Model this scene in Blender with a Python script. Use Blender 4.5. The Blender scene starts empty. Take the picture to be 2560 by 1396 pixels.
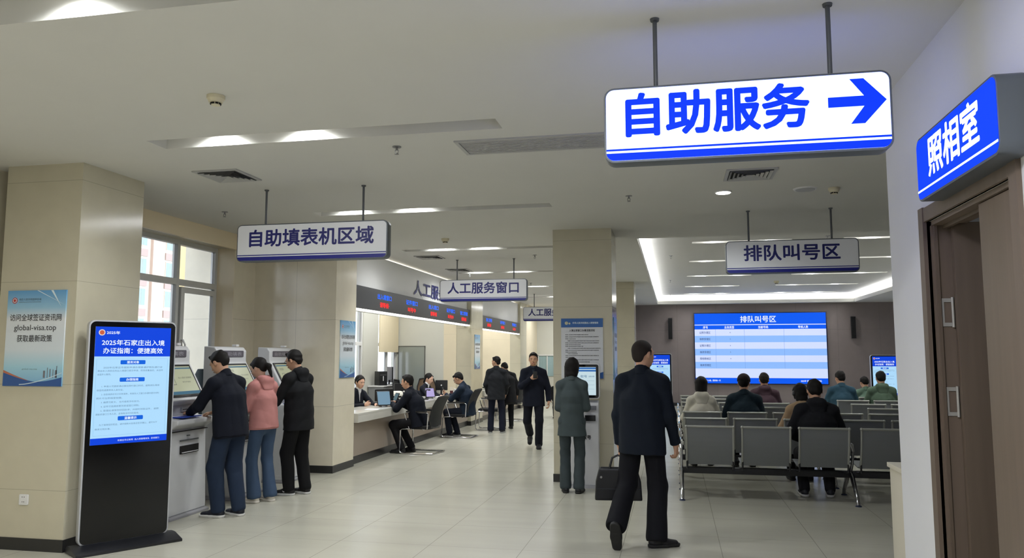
import bpy, bmesh, math, random
import numpy as np
from mathutils import Vector, Matrix

random.seed(7)
PI = math.pi
SC = bpy.context.scene
COL = SC.collection

# ------------------------------------------------------------------ camera, sky, exposure, lights
FPX = 1930.0
TH = math.atan(192 / FPX); YA = math.atan(405 / math.hypot(FPX, 192))
fwd = Vector((-math.sin(YA) * math.cos(TH), math.cos(YA) * math.cos(TH), math.sin(TH)))
rgt = Vector((math.cos(YA), math.sin(YA), 0)); upv = rgt.cross(fwd)
cd = bpy.data.cameras.new('camera'); cam = bpy.data.objects.new('camera', cd); COL.objects.link(cam)
M = Matrix((rgt, upv, -fwd)).transposed().to_4x4(); M.translation = (0, 0, 1.6)
cam.matrix_world = M
cd.sensor_fit = 'HORIZONTAL'; cd.sensor_width = 36; cd.lens = FPX / 2560 * 36; cd.clip_start = .05; cd.clip_end = 300
SC.camera = cam
SC.view_settings.view_transform = 'Standard'; SC.view_settings.look = 'None'
SC.view_settings.gamma = 1; SC.view_settings.exposure = 0.0; SC.view_settings.use_curve_mapping = False
SC.cycles.use_denoising = True
SC.cycles.max_bounces = 7; SC.cycles.diffuse_bounces = 4; SC.cycles.glossy_bounces = 3; SC.cycles.sample_clamp_indirect = 6
SC.cycles.use_adaptive_sampling = True; SC.cycles.adaptive_threshold = .12; SC.cycles.adaptive_min_samples = 20
SC.cycles.caustics_reflective = False; SC.cycles.caustics_refractive = False
W = bpy.data.worlds.new('sky'); SC.world = W; W.use_nodes = True
W.node_tree.nodes['Background'].inputs[0].default_value = (.80, .88, 1, 1)
W.node_tree.nodes['Background'].inputs[1].default_value = 3.4
CEIL = 3.25
# every downlight the hall has: x, y, z, watts
SPOT_W = 74.0
AISLE = [  # recessed slots: x0, x1, y0, y1, lamp xs
    (-4.35, -1.2, 2.84, 3.12, (-3.75, -2.80)), (-3.95, -1.19, 5.12, 5.36, (-3.44, -2.71)),
    (-4.06, -1.29, 8.16, 8.38, (-3.64, -2.88)), (-4.15, -1.36, 11.38, 11.6, (-3.56, -2.86)),
    (-4.22, -1.45, 14.75, 14.97, (-3.80, -2.97)), (-4.25, -1.5, 18.0, 18.22, (-3.2, -2.3)),
    (-4.25, -1.5, 21.3, 21.52, (-3.2, -2.3)), (-4.35, -1.2, -.3, 0, (-3.4, -2.4))]
TRAY_Z = 3.52
TRAYS = []
for yy, xr in ((13.3, 1.95), (16.0, 1.9), (19.0, 1.85), (21.9, 1.8), (24.5, 1.75)):
    TRAYS.append((.34, xr, yy, yy + .20, (.34 + (xr - .34) * .22, .34 + (xr - .34) * .78)))
    TRAYS.append((2.75, 4.85, yy, yy + .20, (3.2, 4.3)))
TRAY = (-.48, 5.45, 10.95, 25.25)


def lamp(x, y, z, w, r=.05, col=(.95, .98, .98), spot=True, ang=150):
    l = bpy.data.lights.new('downlight_glow', 'SPOT' if spot else 'POINT'); l.energy = w; l.shadow_soft_size = r; l.color = col
    if spot: l.spot_size = math.radians(ang); l.spot_blend = .6
    o = bpy.data.objects.new('downlight_glow', l); o.location = (x, y, z); COL.objects.link(o); return o


def area(x, y, z, sx, sy, w, rot=(0, 0, 0), col=(.96, .97, 1)):
    l = bpy.data.lights.new('lamp_or_fill_light', 'AREA'); l.shape = 'RECTANGLE'; l.size = sx; l.size_y = sy; l.energy = w; l.color = col
    o = bpy.data.objects.new('lamp_or_fill_light', l); o.location = (x, y, z); o.rotation_euler = rot; COL.objects.link(o); return o


for x0, x1, y0, y1, lx in AISLE:
    for x in lx: lamp(x, (y0 + y1) / 2, CEIL + .13, SPOT_W * (1.0 if y0 > 4 else .7))
    area((lx[0] + lx[1]) / 2, (y0 + y1) / 2, CEIL - .004, 1.4, .18, 20 if y0 > 4 else 8)  # area light added under each slot to spread its light wider
for x0, x1, y0, y1, lx in TRAYS:
    for x in lx: lamp(x, (y0 + y1) / 2, TRAY_Z + .07, SPOT_W * .5)
lamp(.52, 7.95, CEIL - .02, SPOT_W * 1.1)
for x, y, w in ((-.3, 1.6, 92), (-4.2, 1.0, 38), (-2, -1.6, 15)): area(x, y, CEIL - .02, .6, .6, w)  # added fill without fixtures for the near pillar, right wall and floor
# cove strips of the coffered ceiling, shining up out of their channel
tx0, tx1, ty0, ty1 = TRAY
area((tx0 + tx1) / 2, ty1 + .09, 3.42, tx1 - tx0, .05, 75, (PI, 0, 0))
area((tx0 + tx1) / 2, ty0 - .09, 3.42, tx1 - tx0, .05, 75, (PI, 0, 0))
area(tx0 - .09, (ty0 + ty1) / 2, 3.42, .05, ty1 - ty0, 170, (PI, 0, 0))
area(tx1 + .09, (ty0 + ty1) / 2, 3.42, .05, ty1 - ty0, 170, (PI, 0, 0))
# area lights over the staff offices behind the counter and the far end of the aisle
area(-5.6, 13.9, 3.2, .3, 5.5, 75); area(-5.6, 20.9, 3.2, .3, 4.2, 70)
area(-3.0, 25.0, 3.2, 2.5, .5, 60)

# ------------------------------------------------------------------ materials


def lin(c): return tuple(((v / 255) / 12.92 if v / 255 <= .04045 else ((v / 255 + .055) / 1.055) ** 2.4) for v in c)


MATS = {}


def mat(name, c=(200, 200, 200), rough=.5, metal=0, emit=None, es=1.0, spec=.5, coat=0, trans=0, var=0, vscale=3, vs=(1, 1, 1), bump=0, bscale=200, joints=None, jc=.72):
    """Principled material. var: noise variation of the colour; joints: [(axis, offset, pitch, half width)]."""
    if name in MATS: return MATS[name]
    m = bpy.data.materials.new(name); m.use_nodes = True; nt = m.node_tree; N = nt.nodes; L = nt.links
    b = N['Principled BSDF']; c4 = (*lin(c), 1)
    b.inputs['Base Color'].default_value = c4; b.inputs['Roughness'].default_value = rough; b.inputs['Metallic'].default_value = metal
    b.inputs['Specular IOR Level'].default_value = spec; b.inputs['Coat Weight'].default_value = coat; b.inputs['Coat Roughness'].default_value = .08
    b.inputs['Transmission Weight'].default_value = trans
    if emit is not None:
        b.inputs['Emission Color'].default_value = (*lin(emit), 1); b.inputs['Emission Strength'].default_value = es
    tc = None; out = None
    if var or joints or bump: tc = N.new('ShaderNodeTexCoord')
    if var:
        mp = N.new('ShaderNodeMapping'); mp.inputs['Scale'].default_value = vs; L.new(tc.outputs['Object'], mp.inputs[0])
        nz = N.new('ShaderNodeTexNoise'); nz.inputs['Scale'].default_value = vscale; nz.inputs['Detail'].default_value = 6; L.new(mp.outputs[0], nz.inputs[0])
        mr = N.new('ShaderNodeMapRange'); mr.inputs['From Min'].default_value = .3; mr.inputs['From Max'].default_value = .7
        mr.inputs['To Min'].default_value = 1 - var; mr.inputs['To Max'].default_value = 1 + var; L.new(nz.outputs[0], mr.inputs[0])
        vm = N.new('ShaderNodeVectorMath'); vm.operation = 'SCALE'; vm.inputs[0].default_value = c4[:3]; L.new(mr.outputs[0], vm.inputs['Scale']); out = vm.outputs[0]
    if joints:
        sx = N.new('ShaderNodeSeparateXYZ'); L.new(tc.outputs['Object'], sx.inputs[0]); tot = None
        for ax, off, pit, hw in joints:
            def mth(op, a, bb=None):
                q = N.new('ShaderNodeMath'); q.operation = op
                for i, v in enumerate((a, bb)):
                    if v is None: continue
                    if isinstance(v, (int, float)): q.inputs[i].default_value = v
                    else: L.new(v, q.inputs[i])
                return q.outputs[0]
            v = mth('DIVIDE', mth('SUBTRACT', sx.outputs[ax], off - pit / 2), pit)
            v = mth('ABSOLUTE', mth('SUBTRACT', mth('FRACT', v), .5))
            v = mth('LESS_THAN', mth('MULTIPLY', v, pit), hw)
            tot = v if tot is None else mth('MAXIMUM', tot, v)
        mx = N.new('ShaderNodeMix'); mx.data_type = 'RGBA'; L.new(tot, mx.inputs[0])
        if out is not None: L.new(out, mx.inputs[6])
        else: mx.inputs[6].default_value = c4
        mx.inputs[7].default_value = (*[v * jc for v in c4[:3]], 1); out = mx.outputs[2]
    if out is not None: L.new(out, b.inputs['Base Color'])
    if bump:
        n2 = N.new('ShaderNodeTexNoise'); n2.inputs['Scale'].default_value = bscale; n2.inputs['Detail'].default_value = 4; L.new(tc.outputs['Object'], n2.inputs[0])
        bp = N.new('ShaderNodeBump'); bp.inputs['Strength'].default_value = bump; bp.inputs['Distance'].default_value = .004; L.new(n2.outputs[0], bp.inputs['Height']); L.new(bp.outputs[0], b.inputs['Normal'])
    MATS[name] = m; return m


ceil_m = mat('ceiling paint', (212, 211, 206), .75, var=.012, vscale=2)
white_wall = mat('white wall paint', (226, 227, 230), .6, var=.012, bump=.08, bscale=90)
floor_m = mat('floor tile', (186, 184, 170), .27, spec=.45, var=.05, vscale=1.2, vs=(.5, 3, 1), joints=[(0, -2.065, .805, .0022), (1, 8.06, .805, .0016)], jc=.5)
stone = mat('cream stone', (196, 190, 168), .16, spec=.5, var=.03, vscale=6, joints=[(2, 2.23, .87, .0025)], jc=.72)
stone_dk = mat('stone panel wall', (224, 216, 195), .18, spec=.45, var=.03, vscale=6, joints=[(2, 2.1, 1.2, .003), (0, -5.2, .9, .0025)], jc=.7)
cream_in = mat('cream office wall', (226, 214, 186), .5, var=.02, vscale=4, joints=[(2, 2.1, 1.2, .003)], jc=.86)
grey_in = mat('pale grey office wall', (205, 205, 194), .55, var=.01)
taupe = mat('taupe wall panel', (134, 123, 121), .5, var=.03, vscale=5, joints=[(0, .12, 1.22, .004), (2, 2.42, 2.4, .004)], jc=.75)
kick_m = mat('black baseboard', (38, 38, 38), .3)
wood = mat('taupe wood', (112, 98, 86), .45, var=.06, vscale=5, vs=(6, 6, .4))
wood_dk = mat('taupe wood leaf', (96, 83, 71), .5, var=.07, vscale=5, vs=(6, 6, .4))
alu = mat('grey window frame', (206, 206, 202), .4)
alu_l = mat('white frame', (225, 225, 222), .4)
glass = mat('window glass', (255, 255, 255), .02, trans=1, spec=.4); 
for n_ in glass.node_tree.nodes:
    if n_.type == 'BSDF_PRINCIPLED': n_.inputs['IOR'].default_value = 1.01
steel = mat('brushed steel', (150, 150, 150), .32, metal=1)
chrome = mat('polished chrome', (225, 225, 230), .08, metal=1)
sign_grey = mat('sign frame grey', (96, 102, 108), .38, metal=.35)
rod_grey = mat('grey rod', (92, 95, 98), .45, metal=.3)
black = mat('black plastic', (20, 21, 23), .35)
blackgl = mat('black glass', (8, 9, 11), .12)
white_pl = mat('white plastic', (222, 222, 222), .35)
white_k = mat('kiosk white', (206, 207, 209), .33)
grey_k = mat('kiosk grey', (150, 150, 154), .4)
teal_k = mat('kiosk dark panel', (44, 58, 66), .4)
ivory = mat('ivory plastic', (214, 206, 178), .45)
darkslot = mat('dark void', (12, 12, 12), .8)
navy_tx = mat('navy lettering', (24, 28, 104), .45)
grille = mat('air grille metal', (176, 176, 174), .45)


def glow(name, c, es=1.0, base=None):
    return mat(name, base or tuple(v * .35 for v in c), .7, emit=c, es=es, spec=.08)


led_on = glow('lit diffuser', (255, 253, 245), 7)

# ------------------------------------------------------------------ mesh helpers


class MB:
    def __init__(s): s.v = []; s.f = []
    def add(s, v, f):
        n = len(s.v); s.v += [tuple(p) for p in v]; s.f += [tuple(i + n for i in q) for q in f]; return s
    def box(s, x0, x1, y0, y1, z0, z1):
        v = [(x, y, z) for x in (x0, x1) for y in (y0, y1) for z in (z0, z1)]
        return s.add(v, [(0, 1, 3, 2), (4, 6, 7, 5), (0, 4, 5, 1), (2, 3, 7, 6), (0, 2, 6, 4), (1, 5, 7, 3)])
    def quad(s, a, b, c, d): return s.add([a, b, c, d], [(0, 1, 2, 3)])
    def prism(s, poly, axis, a, b):
        """poly of 2-D points extruded along axis from a to b; 2-D = the other two axes in xyz order"""
        def P(u, v, w):
            return {0: (w, u, v), 1: (u, w, v), 2: (u, v, w)}[axis]
        n = len(poly)
        vs = [P(u, v, a) for u, v in poly] + [P(u, v, b) for u, v in poly]
        fs = [tuple(range(n))[::-1], tuple(range(n, 2 * n))] + [(i, (i + 1) % n, n + (i + 1) % n, n + i) for i in range(n)]
        return s.add(vs, fs)
    def cyl(s, p, q, r, r2=None, n=16):
        p = Vector(p); q = Vector(q); d = (q - p).normalized(); r2 = r if r2 is None else r2
        a = d.orthogonal().normalized(); b = d.cross(a); vs = []
        for c, rr in ((p, r), (q, r2)):
            vs += [c + (a * math.cos(t) + b * math.sin(t)) * rr for t in [2 * PI * i / n for i in range(n)]]
        return s.add(vs, [tuple(range(n))[::-1], tuple(range(n, 2 * n))] + [(i, (i + 1) % n, n + (i + 1) % n, n + i) for i in range(n)])
    def tube(s, pts, r, n=8, closed=False):
        pts = [Vector(p) for p in pts]; m = len(pts); vs = []; a = None
        for i in range(m):
            d = (pts[min(i + 1, m - 1)] - pts[max(i - 1, 0)])
            if closed: d = pts[(i + 1) % m] - pts[i - 1]
            d.normalize()
            a = d.orthogonal().normalized() if a is None else (a - d * a.dot(d)).normalized()
            b = d.cross(a); rr = r[i] if isinstance(r, (list, tuple)) else r
            vs += [pts[i] + (a * math.cos(t) + b * math.sin(t)) * rr for t in [2 * PI * k / n for k in range(n)]]
        fs = []
        for i in range(m if closed else m - 1):
            j = (i + 1) % m
            fs += [(i * n + k, i * n + (k + 1) % n, j * n + (k + 1) % n, j * n + k) for k in range(n)]
        if not closed: fs += [tuple(range(n))[::-1], tuple(range((m - 1) * n, m * n))]
        return s.add(vs, fs)
    def ell(s, c, r, n=16, m=10, rot=None):
        vs = []; fs = []
        for j in range(m + 1):
            ph = PI * j / m
            for i in range(n):
                t = 2 * PI * i / n; p = Vector((r[0] * math.sin(ph) * math.cos(t), r[1] * math.sin(ph) * math.sin(t), r[2] * math.cos(ph)))
                if rot is not None: p = rot @ p
                vs.append(Vector(c) + p)
        for j in range(m):
            for i in range(n): fs.append((j * n + i, (j + 1) * n + i, (j + 1) * n + (i + 1) % n, j * n + (i + 1) % n))
        return s.add(vs, fs)
    def xf(s, mtx): s.v = [tuple(mtx @ Vector(p)) for p in s.v]; return s
    def join(s, o): return s.add(o.v, o.f)
    def build(s, name, m, parent=None, bevel=0, smooth=None, seg=2, label=None, normals=True):
        me = bpy.data.meshes.new(name); me.from_pydata(s.v, [], s.f); me.materials.append(m)
        if bevel or normals:
            bm = bmesh.new(); bm.from_mesh(me)
            if bevel:
                bmesh.ops.remove_doubles(bm, verts=bm.verts, dist=1e-5)
                es = [e for e in bm.edges if len(e.link_faces) == 2 and e.calc_face_angle(0) > .5]
                bmesh.ops.bevel(bm, geom=es, offset=bevel, segments=seg, profile=.7, affect='EDGES', clamp_overlap=True)
            bmesh.ops.recalc_face_normals(bm, faces=bm.faces); bm.to_mesh(me); bm.free()
        if smooth is None: smooth = bevel > 0
        if smooth:
            me.polygons.foreach_set('use_smooth', [True] * len(me.polygons)); me.set_sharp_from_angle(angle=math.radians(40))
        o = bpy.data.objects.new(name, me); COL.objects.link(o)
        if parent is not None: o.parent = parent
        if label: o['label'] = label
        return o


def bx(*a): return MB().box(*a)


def thing(name, label, cat, loc=(0, 0, 0), rz=0, group=None):
    o = bpy.data.objects.new(name, None); COL.objects.link(o); o.empty_display_size = .1
    o.location = loc; o.rotation_euler = (0, 0, rz); o['label'] = label; o['category'] = cat
    if group: o['group'] = group
    return o


def tag(o, label, cat, group=None, kind=None):
    o['label'] = label; o['category'] = cat
    if group: o['group'] = group
    if kind: o['kind'] = kind
    return o


def struct(name, mb, m, parent=None, **k):
    o = mb.build(name, m, parent, **k)
    if parent is None: o['kind'] = 'structure'
    return o


def dup(root, loc, rz=None, label=None, group=None):
    r = root.copy(); COL.objects.link(r); r.location = loc
    if rz is not None: r.rotation_euler = (0, 0, rz)
    if label: r['label'] = label
    if group: r['group'] = group
    for ch in list(root.children):
        c = ch.copy(); COL.objects.link(c); c.parent = r
        for g in list(ch.children):
            d = g.copy(); COL.objects.link(d); d.parent = c
    return r


def rrect(x0, x1, z0, z1, r, n=6):
    p = []
    for cx, cz, a0 in ((x1 - r, z1 - r, 0), (x0 + r, z1 - r, 90), (x0 + r, z0 + r, 180), (x1 - r, z0 + r, 270)):
        p += [(cx + r * math.cos(math.radians(a0 + 90 * i / n)), cz + r * math.sin(math.radians(a0 + 90 * i / n))) for i in range(n + 1)]
    return p


# ------------------------------------------------------------------ writing
TX = {}


def prefetch(items):
    obs = []
    for s, bold in items:
        if (s, bold) in TX: continue
        cu = bpy.data.curves.new('writing', 'FONT'); cu.body = s; cu.size = 1; cu.resolution_u = 3; cu.align_x = 'LEFT'
        o = bpy.data.objects.new('writing', cu); COL.objects.link(o); obs.append(((s, bold), o, cu))
    dg = bpy.context.evaluated_depsgraph_get()
    for k, o, cu in obs:
        me = bpy.data.meshes.new_from_object(o.evaluated_get(dg))
        v = np.zeros(len(me.vertices) * 3); me.vertices.foreach_get('co', v); v = v.reshape(-1, 3)
        TX[k] = (v, [tuple(p.vertices) for p in me.polygons])
        bpy.data.objects.remove(o); bpy.data.curves.remove(cu); bpy.data.meshes.remove(me)


def text(mb, s, cx, cz, h, w=None, bold=0.0, y=0, align='c', slant=0):
    """adds flat letters facing -y; h = glyph height, w = full width (stretched) if given"""
    if (s, 0) not in TX: prefetch([(s, 0)])
    v, f = TX[(s, 0)]
    if not len(v): return mb
    lo = v.min(0); hi = v.max(0); sz = np.maximum(hi - lo, 1e-6)
    sc = h / sz[1]; sx = sc if w is None else w / sz[0]
    X = (v[:, 0] - lo[0]) * sx; Z = (v[:, 1] - lo[1]) * sc
    X += {'c': cx - sz[0] * sx / 2, 'l': cx, 'r': cx - sz[0] * sx}[align]; Z += cz - h / 2; X += slant * (Z - cz)
    # heavier strokes: the same glyph laid down again a hair to each side
    ds = [(0, 0)] if bold < .01 else [(-1, 0), (1, 0), (0, -1), (0, 1)] if bold < .02 else [(math.cos(k * PI / 4), math.sin(k * PI / 4)) for k in range(8)]
    e = h * bold * .85
    for k, (dx, dz) in enumerate(ds):
        yy = y - k * .00005
        mb.add([(a, yy, b) for a, b in zip(X + dx * e, Z + dz * e)], f)
    return mb


B1, B2, B3 = .032, .018, .038


# ------------------------------------------------------------------ room shell


def cells(x0, x1, y0, y1, holes):
    xs = sorted({x0, x1, *[h[0] for h in holes], *[h[1] for h in holes]}); ys = sorted({y0, y1, *[h[2] for h in holes], *[h[3] for h in holes]})
    for i in range(len(xs) - 1):
        for j in range(len(ys) - 1):
            cx, cy = (xs[i] + xs[i + 1]) / 2, (ys[j] + ys[j + 1]) / 2
            if not any(h[0] < cx < h[1] and h[2] < cy < h[3] for h in holes): yield xs[i], xs[i + 1], ys[j], ys[j + 1]


struct('floor', bx(-6.6, 7.2, -3.2, 27.2, -.1, 0), floor_m)
slots = [a[:4] for a in AISLE]
mb = MB()
for a in cells(-6.6, 7.2, -3.2, 27.2, slots + [TRAY]): mb.quad((a[0], a[2], CEIL), (a[1], a[2], CEIL), (a[1], a[3], CEIL), (a[0], a[3], CEIL))
for x0, x1, y0, y1 in slots:
    z0, z1 = CEIL, CEIL + .16
    mb.quad((x0, y0, z1), (x1, y0, z1), (x1, y1, z1), (x0, y1, z1))
    for p, q in (((x0, y0), (x1, y0)), ((x1, y0), (x1, y1)), ((x1, y1), (x0, y1)), ((x0, y1), (x0, y0))):
        mb.quad((*p, z0), (*q, z0), (*q, z1), (*p, z1))
ceiling = struct('ceiling', mb, ceil_m, normals=False)
# coffer: lip, light channel, raised ceiling
mb = MB(); g = .22; zl = CEIL + .1
ring = [((tx0, ty0), (tx1, ty0)), ((tx1, ty0), (tx1, ty1)), ((tx1, ty1), (tx0, ty1)), ((tx0, ty1), (tx0, ty0))]
for p, q in ring: mb.quad((*p, CEIL), (*q, CEIL), (*q, zl), (*p, zl))
for a in cells(tx0 - g, tx1 + g, ty0 - g, ty1 + g, [TRAY]): mb.quad((a[0], a[2], zl), (a[1], a[2], zl), (a[1], a[3], zl), (a[0], a[3], zl))
ox0, ox1, oy0, oy1 = tx0 - g, tx1 + g, ty0 - g, ty1 + g
for p, q in (((ox0, oy0), (ox1, oy0)), ((ox1, oy0), (ox1, oy1)), ((ox1, oy1), (ox0, oy1)), ((ox0, oy1), (ox0, oy0))):
    mb.quad((*p, zl), (*q, zl), (*q, TRAY_Z), (*p, TRAY_Z))
tsl = [a[:4] for a in TRAYS]
for a in cells(ox0, ox1, oy0, oy1, tsl): mb.quad((a[0], a[2], TRAY_Z), (a[1], a[2], TRAY_Z), (a[1], a[3], TRAY_Z), (a[0], a[3], TRAY_Z))
for x0, x1, y0, y1 in tsl:
    z0, z1 = TRAY_Z, TRAY_Z + .11
    mb.quad((x0, y0, z1), (x1, y0, z1), (x1, y1, z1), (x0, y1, z1))
    for p, q in (((x0, y0), (x1, y0)), ((x1, y0), (x1, y1)), ((x1, y1), (x0, y1)), ((x0, y1), (x0, y0))): mb.quad((*p, z0), (*q, z0), (*q, z1), (*p, z1))
struct('ceiling_coffer', mb, ceil_m, normals=False)
# flat roof slab that keeps the sky out
struct('ceiling_slab', bx(-6.75, 7.35, -3.35, 27.35, 3.75, 3.85), ceil_m)
struct('wall_back', bx(-6.6, 7.2, -3.35, -3.2, 0, 3.75), white_wall)
struct('wall_right', bx(7.2, 7.35, -3.2, 27.2, 0, 3.75), white_wall)
struct('wall_rear', bx(-1.32, 7.2, 25.6, 25.75, 0, 3.75), taupe)
struct('wall_rear_side', bx(-1.32, -1.2, 18.3, 25.6, 0, CEIL), white_wall)
struct('baseboard_rear', bx(-1.2, 7.2, 25.585, 25.6, 0, .1), kick_m)
# photo-room wall on the right, with its door opening Y 3.45..4.52
DY0, DY1, DZ = 3.42, 4.525, 2.325
mb = MB(); mb.box(1.36, 1.52, -3.2, DY0, 0, CEIL); mb.box(1.36, 1.52, DY1, 5.25, 0, CEIL); mb.box(1.36, 1.52, DY0, DY1, DZ, CEIL); mb.box(1.52, 7.2, 5.09, 5.25, 0, CEIL)
struct('wall_photo_room', mb, white_wall)
struct('baseboard_photo_room', bx(1.36, 7.2, 5.25, 5.262, 0, .1), kick_m)
struct('wall_far', MB().box(-6.6, -3.92, 26.5, 26.65, 0, 3.75).box(-3.92, -1.2, 26.5, 26.65, 2.62, 3.75), grey_in)
# left outer wall with the window opening, deeper offices beyond
WY0, WY1, WZ0, WZ1 = 6.6, 9.47, .9, 3.06
mb = MB(); mb.box(-6.6, -5.85, -3.2, WY0, 0, CEIL); mb.box(-6.6, -5.85, WY1, 10.02, 0, CEIL); mb.box(-6.2, -5.85, WY0, WY1, 0, WZ0); mb.box(-6.2, -5.85, WY0, WY1, WZ1, CEIL)
struct('wall_left', mb, stone_dk)


def pillar(name, x0, x1, y0, y1, m=stone, kick=True, kb=(1, 1, 1, 1)):
    o = struct(name, bx(x0, x1, y0, y1, 0, CEIL), m)
    if kick: bx(x0 - .008, x1 + .008, y0 - .008, y1 + .008, 0, .1).build('baseboard', kick_m, o)
    return o


pillar('pillar', -5.68, -4.92, 5.6, 6.38)
pillar('pillar', -5.85, -4.6, 10.02, 10.72, stone_dk)
pillar('pillar', -1.53, -.765, 9.95, 10.72)
pillar('pillar', -1.5, -.85, 17.4, 18.15)
pillar('pillar', -4.95, -4.6, 17.4, 18.5)
pillar('pillar', -4.95, -4.62, 23.4, 24.4)
# offices: side wall with windows, cross walls
O1 = (11.6, 12.9), (14.6, 15.33), (16.17, 17.38)
mb = MB(); ys = [10.72]
for a, b in O1: ys += [a, b]
ys.append(17.4)
for i in range(0, len(ys), 2): mb.box(-6.55, -6.4, ys[i], ys[i + 1], 0, CEIL)
for i in range(1, len(ys) - 1, 2):
    mb.box(-6.55, -6.4, ys[i], ys[i + 1], 0, .85); mb.box(-6.55, -6.4, ys[i], ys[i + 1], 3.05, CEIL)
mb.box(-6.55, -6.4, 17.4, 19.2, 0, CEIL); mb.box(-6.55, -6.4, 22.2, 26.5, 0, CEIL); mb.box(-6.55, -6.4, 19.2, 22.2, 0, .85); mb.box(-6.55, -6.4, 19.2, 22.2, 3.05, CEIL)
struct('wall_office_side', mb, grey_in)
struct('wall_office_partition', bx(-6.4, -4.95, 17.4, 17.55, 0, CEIL), grey_in)
struct('wall_office_end', bx(-6.4, -4.95, 23.4, 23.55, 0, CEIL), cream_in)
struct('trim_1', bx(-5.26, -4.955, 17.385, 17.4, 0, CEIL), cream_in)
struct('wall_link', MB().box(-6.4, -4.95, 10.72, 10.8, 0, CEIL), cream_in)
struct('wall_link', bx(-4.8, -4.65, 24.4, 26.5, 0, CEIL), cream_in)
# white fascia above the counters
fas = mat('white fascia', (222, 222, 220), .55, var=.01)
struct('trim_2', bx(-4.78, -4.70, 10.72, 17.4, 2.28, CEIL - .045), fas)
struct('trim_3', bx(-4.78, -4.70, 18.5, 23.4, 2.25, CEIL - .045), fas)
for nm, a, b in (('trim_4', 10.72, 17.4), ('trim_5', 18.5, 23.4)):
    o = struct(nm, bx(-4.99, -4.80, a, b, CEIL - .045, CEIL - .03), glow('added fascia glow', (255, 250, 238), 3.0))  # glowing strip added for the bright line between fascia and ceiling

# ------------------------------------------------------------------ windows and what is outside


def window(name, ya, yb, za, zb, x, mull, trans, fm=alu, depth=.07, w=.055, sash=None):
    r = struct(name, MB().box(x - depth, x, ya, ya + w, za, zb).box(x - depth, x, yb - w, yb, za, zb).box(x - depth, x, ya + w, yb - w, zb - w, zb).box(x - depth, x, ya + w, yb - w, za, za + w), fm)
    mb = MB()
    for m in mull: mb.box(x - depth + .001, x + .005, m - w / 2, m + w / 2, za + w, zb - w)
    for t in trans: mb.box(x - depth + .002, x + .003, ya + w, yb - w, t - w / 2 - .01, t + w / 2 + .01)
    if mb.v: mb.build('window_frame', fm, r)
    bx(x - depth * .6, x - depth * .6 + .006, ya + w, yb - w, za + w, zb - w).build('pane', glass, r)
    if sash:
        s0, s1, z0, z1 = sash
        MB().box(x - .02, x + .025, s0, s0 + .07, z0, z1).box(x - .02, x + .025, s1 - .07, s1, z0, z1).box(x - .02, x + .025, s0 + .07, s1 - .07, z1 - .07, z1).box(x - .02, x + .025, s0 + .07, s1 - .07, z0, z0 + .07).build('sash', fm, r)
        MB().tube([(x + .03, s0 + .035, 1.62), (x + .075, s0 + .035, 1.64), (x + .085, s0 + .035, 1.74), (x + .05, s0 + .035, 1.8), (x + .03, s0 + .035, 1.8)], .011).build('handle', white_pl, r)
    return r


window('window_1', WY0, WY1, WZ0, WZ1, -6.1, (7.3, 8.61), (2.53,), sash=(8.66, 9.42, .96, 2.47))
mb = MB().box(-6.1, -5.84, WY1 - .006, WY1 + .0, WZ0, WZ1)
struct('trim_6', mb, mat('cream reveal', (238, 224, 194), .4))
struct('trim_7', bx(-5.84, -5.8, WY0, WY1 + .06, WZ1 - .02, CEIL), mat('cream blind box', (238, 222, 190), .5))
for i, (a, b) in enumerate(O1): window('window_%d' % (i + 2), a, b, .85, 3.05, -6.42, ((a + b) / 2,) if b - a > 1 else (), (1.85,), alu_l)
window('window_5', 19.2, 22.2, .85, 3.05, -6.42, (20.2, 21.2), (2.2,), alu_l)
o = bx(-6.40, -6.37, 16.2, 17.37, 1.68, 3.2).build('roller_blind', mat('cream blind', (235, 222, 190), .7, var=.03, vscale=30, vs=(1, 1, .02))); tag(o, 'cream roller blind half drawn over the window at the end of the near office', 'blind')

ext = mat('cream outside wall', (236, 206, 156), .8, var=.06, vscale=1.2)
struct('exterior_wall', bx(-8.05, -6.6, 11.3, 11.6, -2, 6), ext)
struct('exterior_ground', bx(-60, -6.7, -20, 60, -.5, -.3), mat('pale paving', (130, 128, 122), .9))
bt = thing('apartment_building', 'pale and pink apartment block with blue-grey windows seen through the left window', 'building', (-50, 62, 0))
pk = mat('pink render', (192, 168, 152), .85, var=.05, vscale=.6); cr = mat('cream render', (206, 198, 182), .85, var=.05, vscale=.6); bgl = mat('bluish pane', (140, 158, 160), .6); brn = mat('brown panel', (168, 148, 140), .8)
bx(-3, 0, -30, 40, 0, 24).build('wall', cr, bt)
for k in range(-7, 10): bx(0, .3, k * 4.2, k * 4.2 + 1.7, 0, 24).build('pier', pk, bt)
for k in range(-5, 7):
    for j in range(0, 6):
        y = k * 4.2 + 2.3; z = j * 2.9 + .6
        w_ = MB().box(0, .08, y, y + 1.3, z, z + 1.7).build('window', cr, bt)
        MB().box(.06, .1, y + .06, y + .62, z + .06, z + 1.64).box(.06, .1, y + .68, y + 1.24, z + .06, z + 1.64).build('pane', bgl, w_)
for k in range(-5, 7):
    for j in range(0, 6): bx(0, .12, k * 4.2 + 2.2, k * 4.2 + 3.7, j * 2.9 + 2.5, j * 2.9 + 3.2).build('spandrel', brn, bt)
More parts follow.
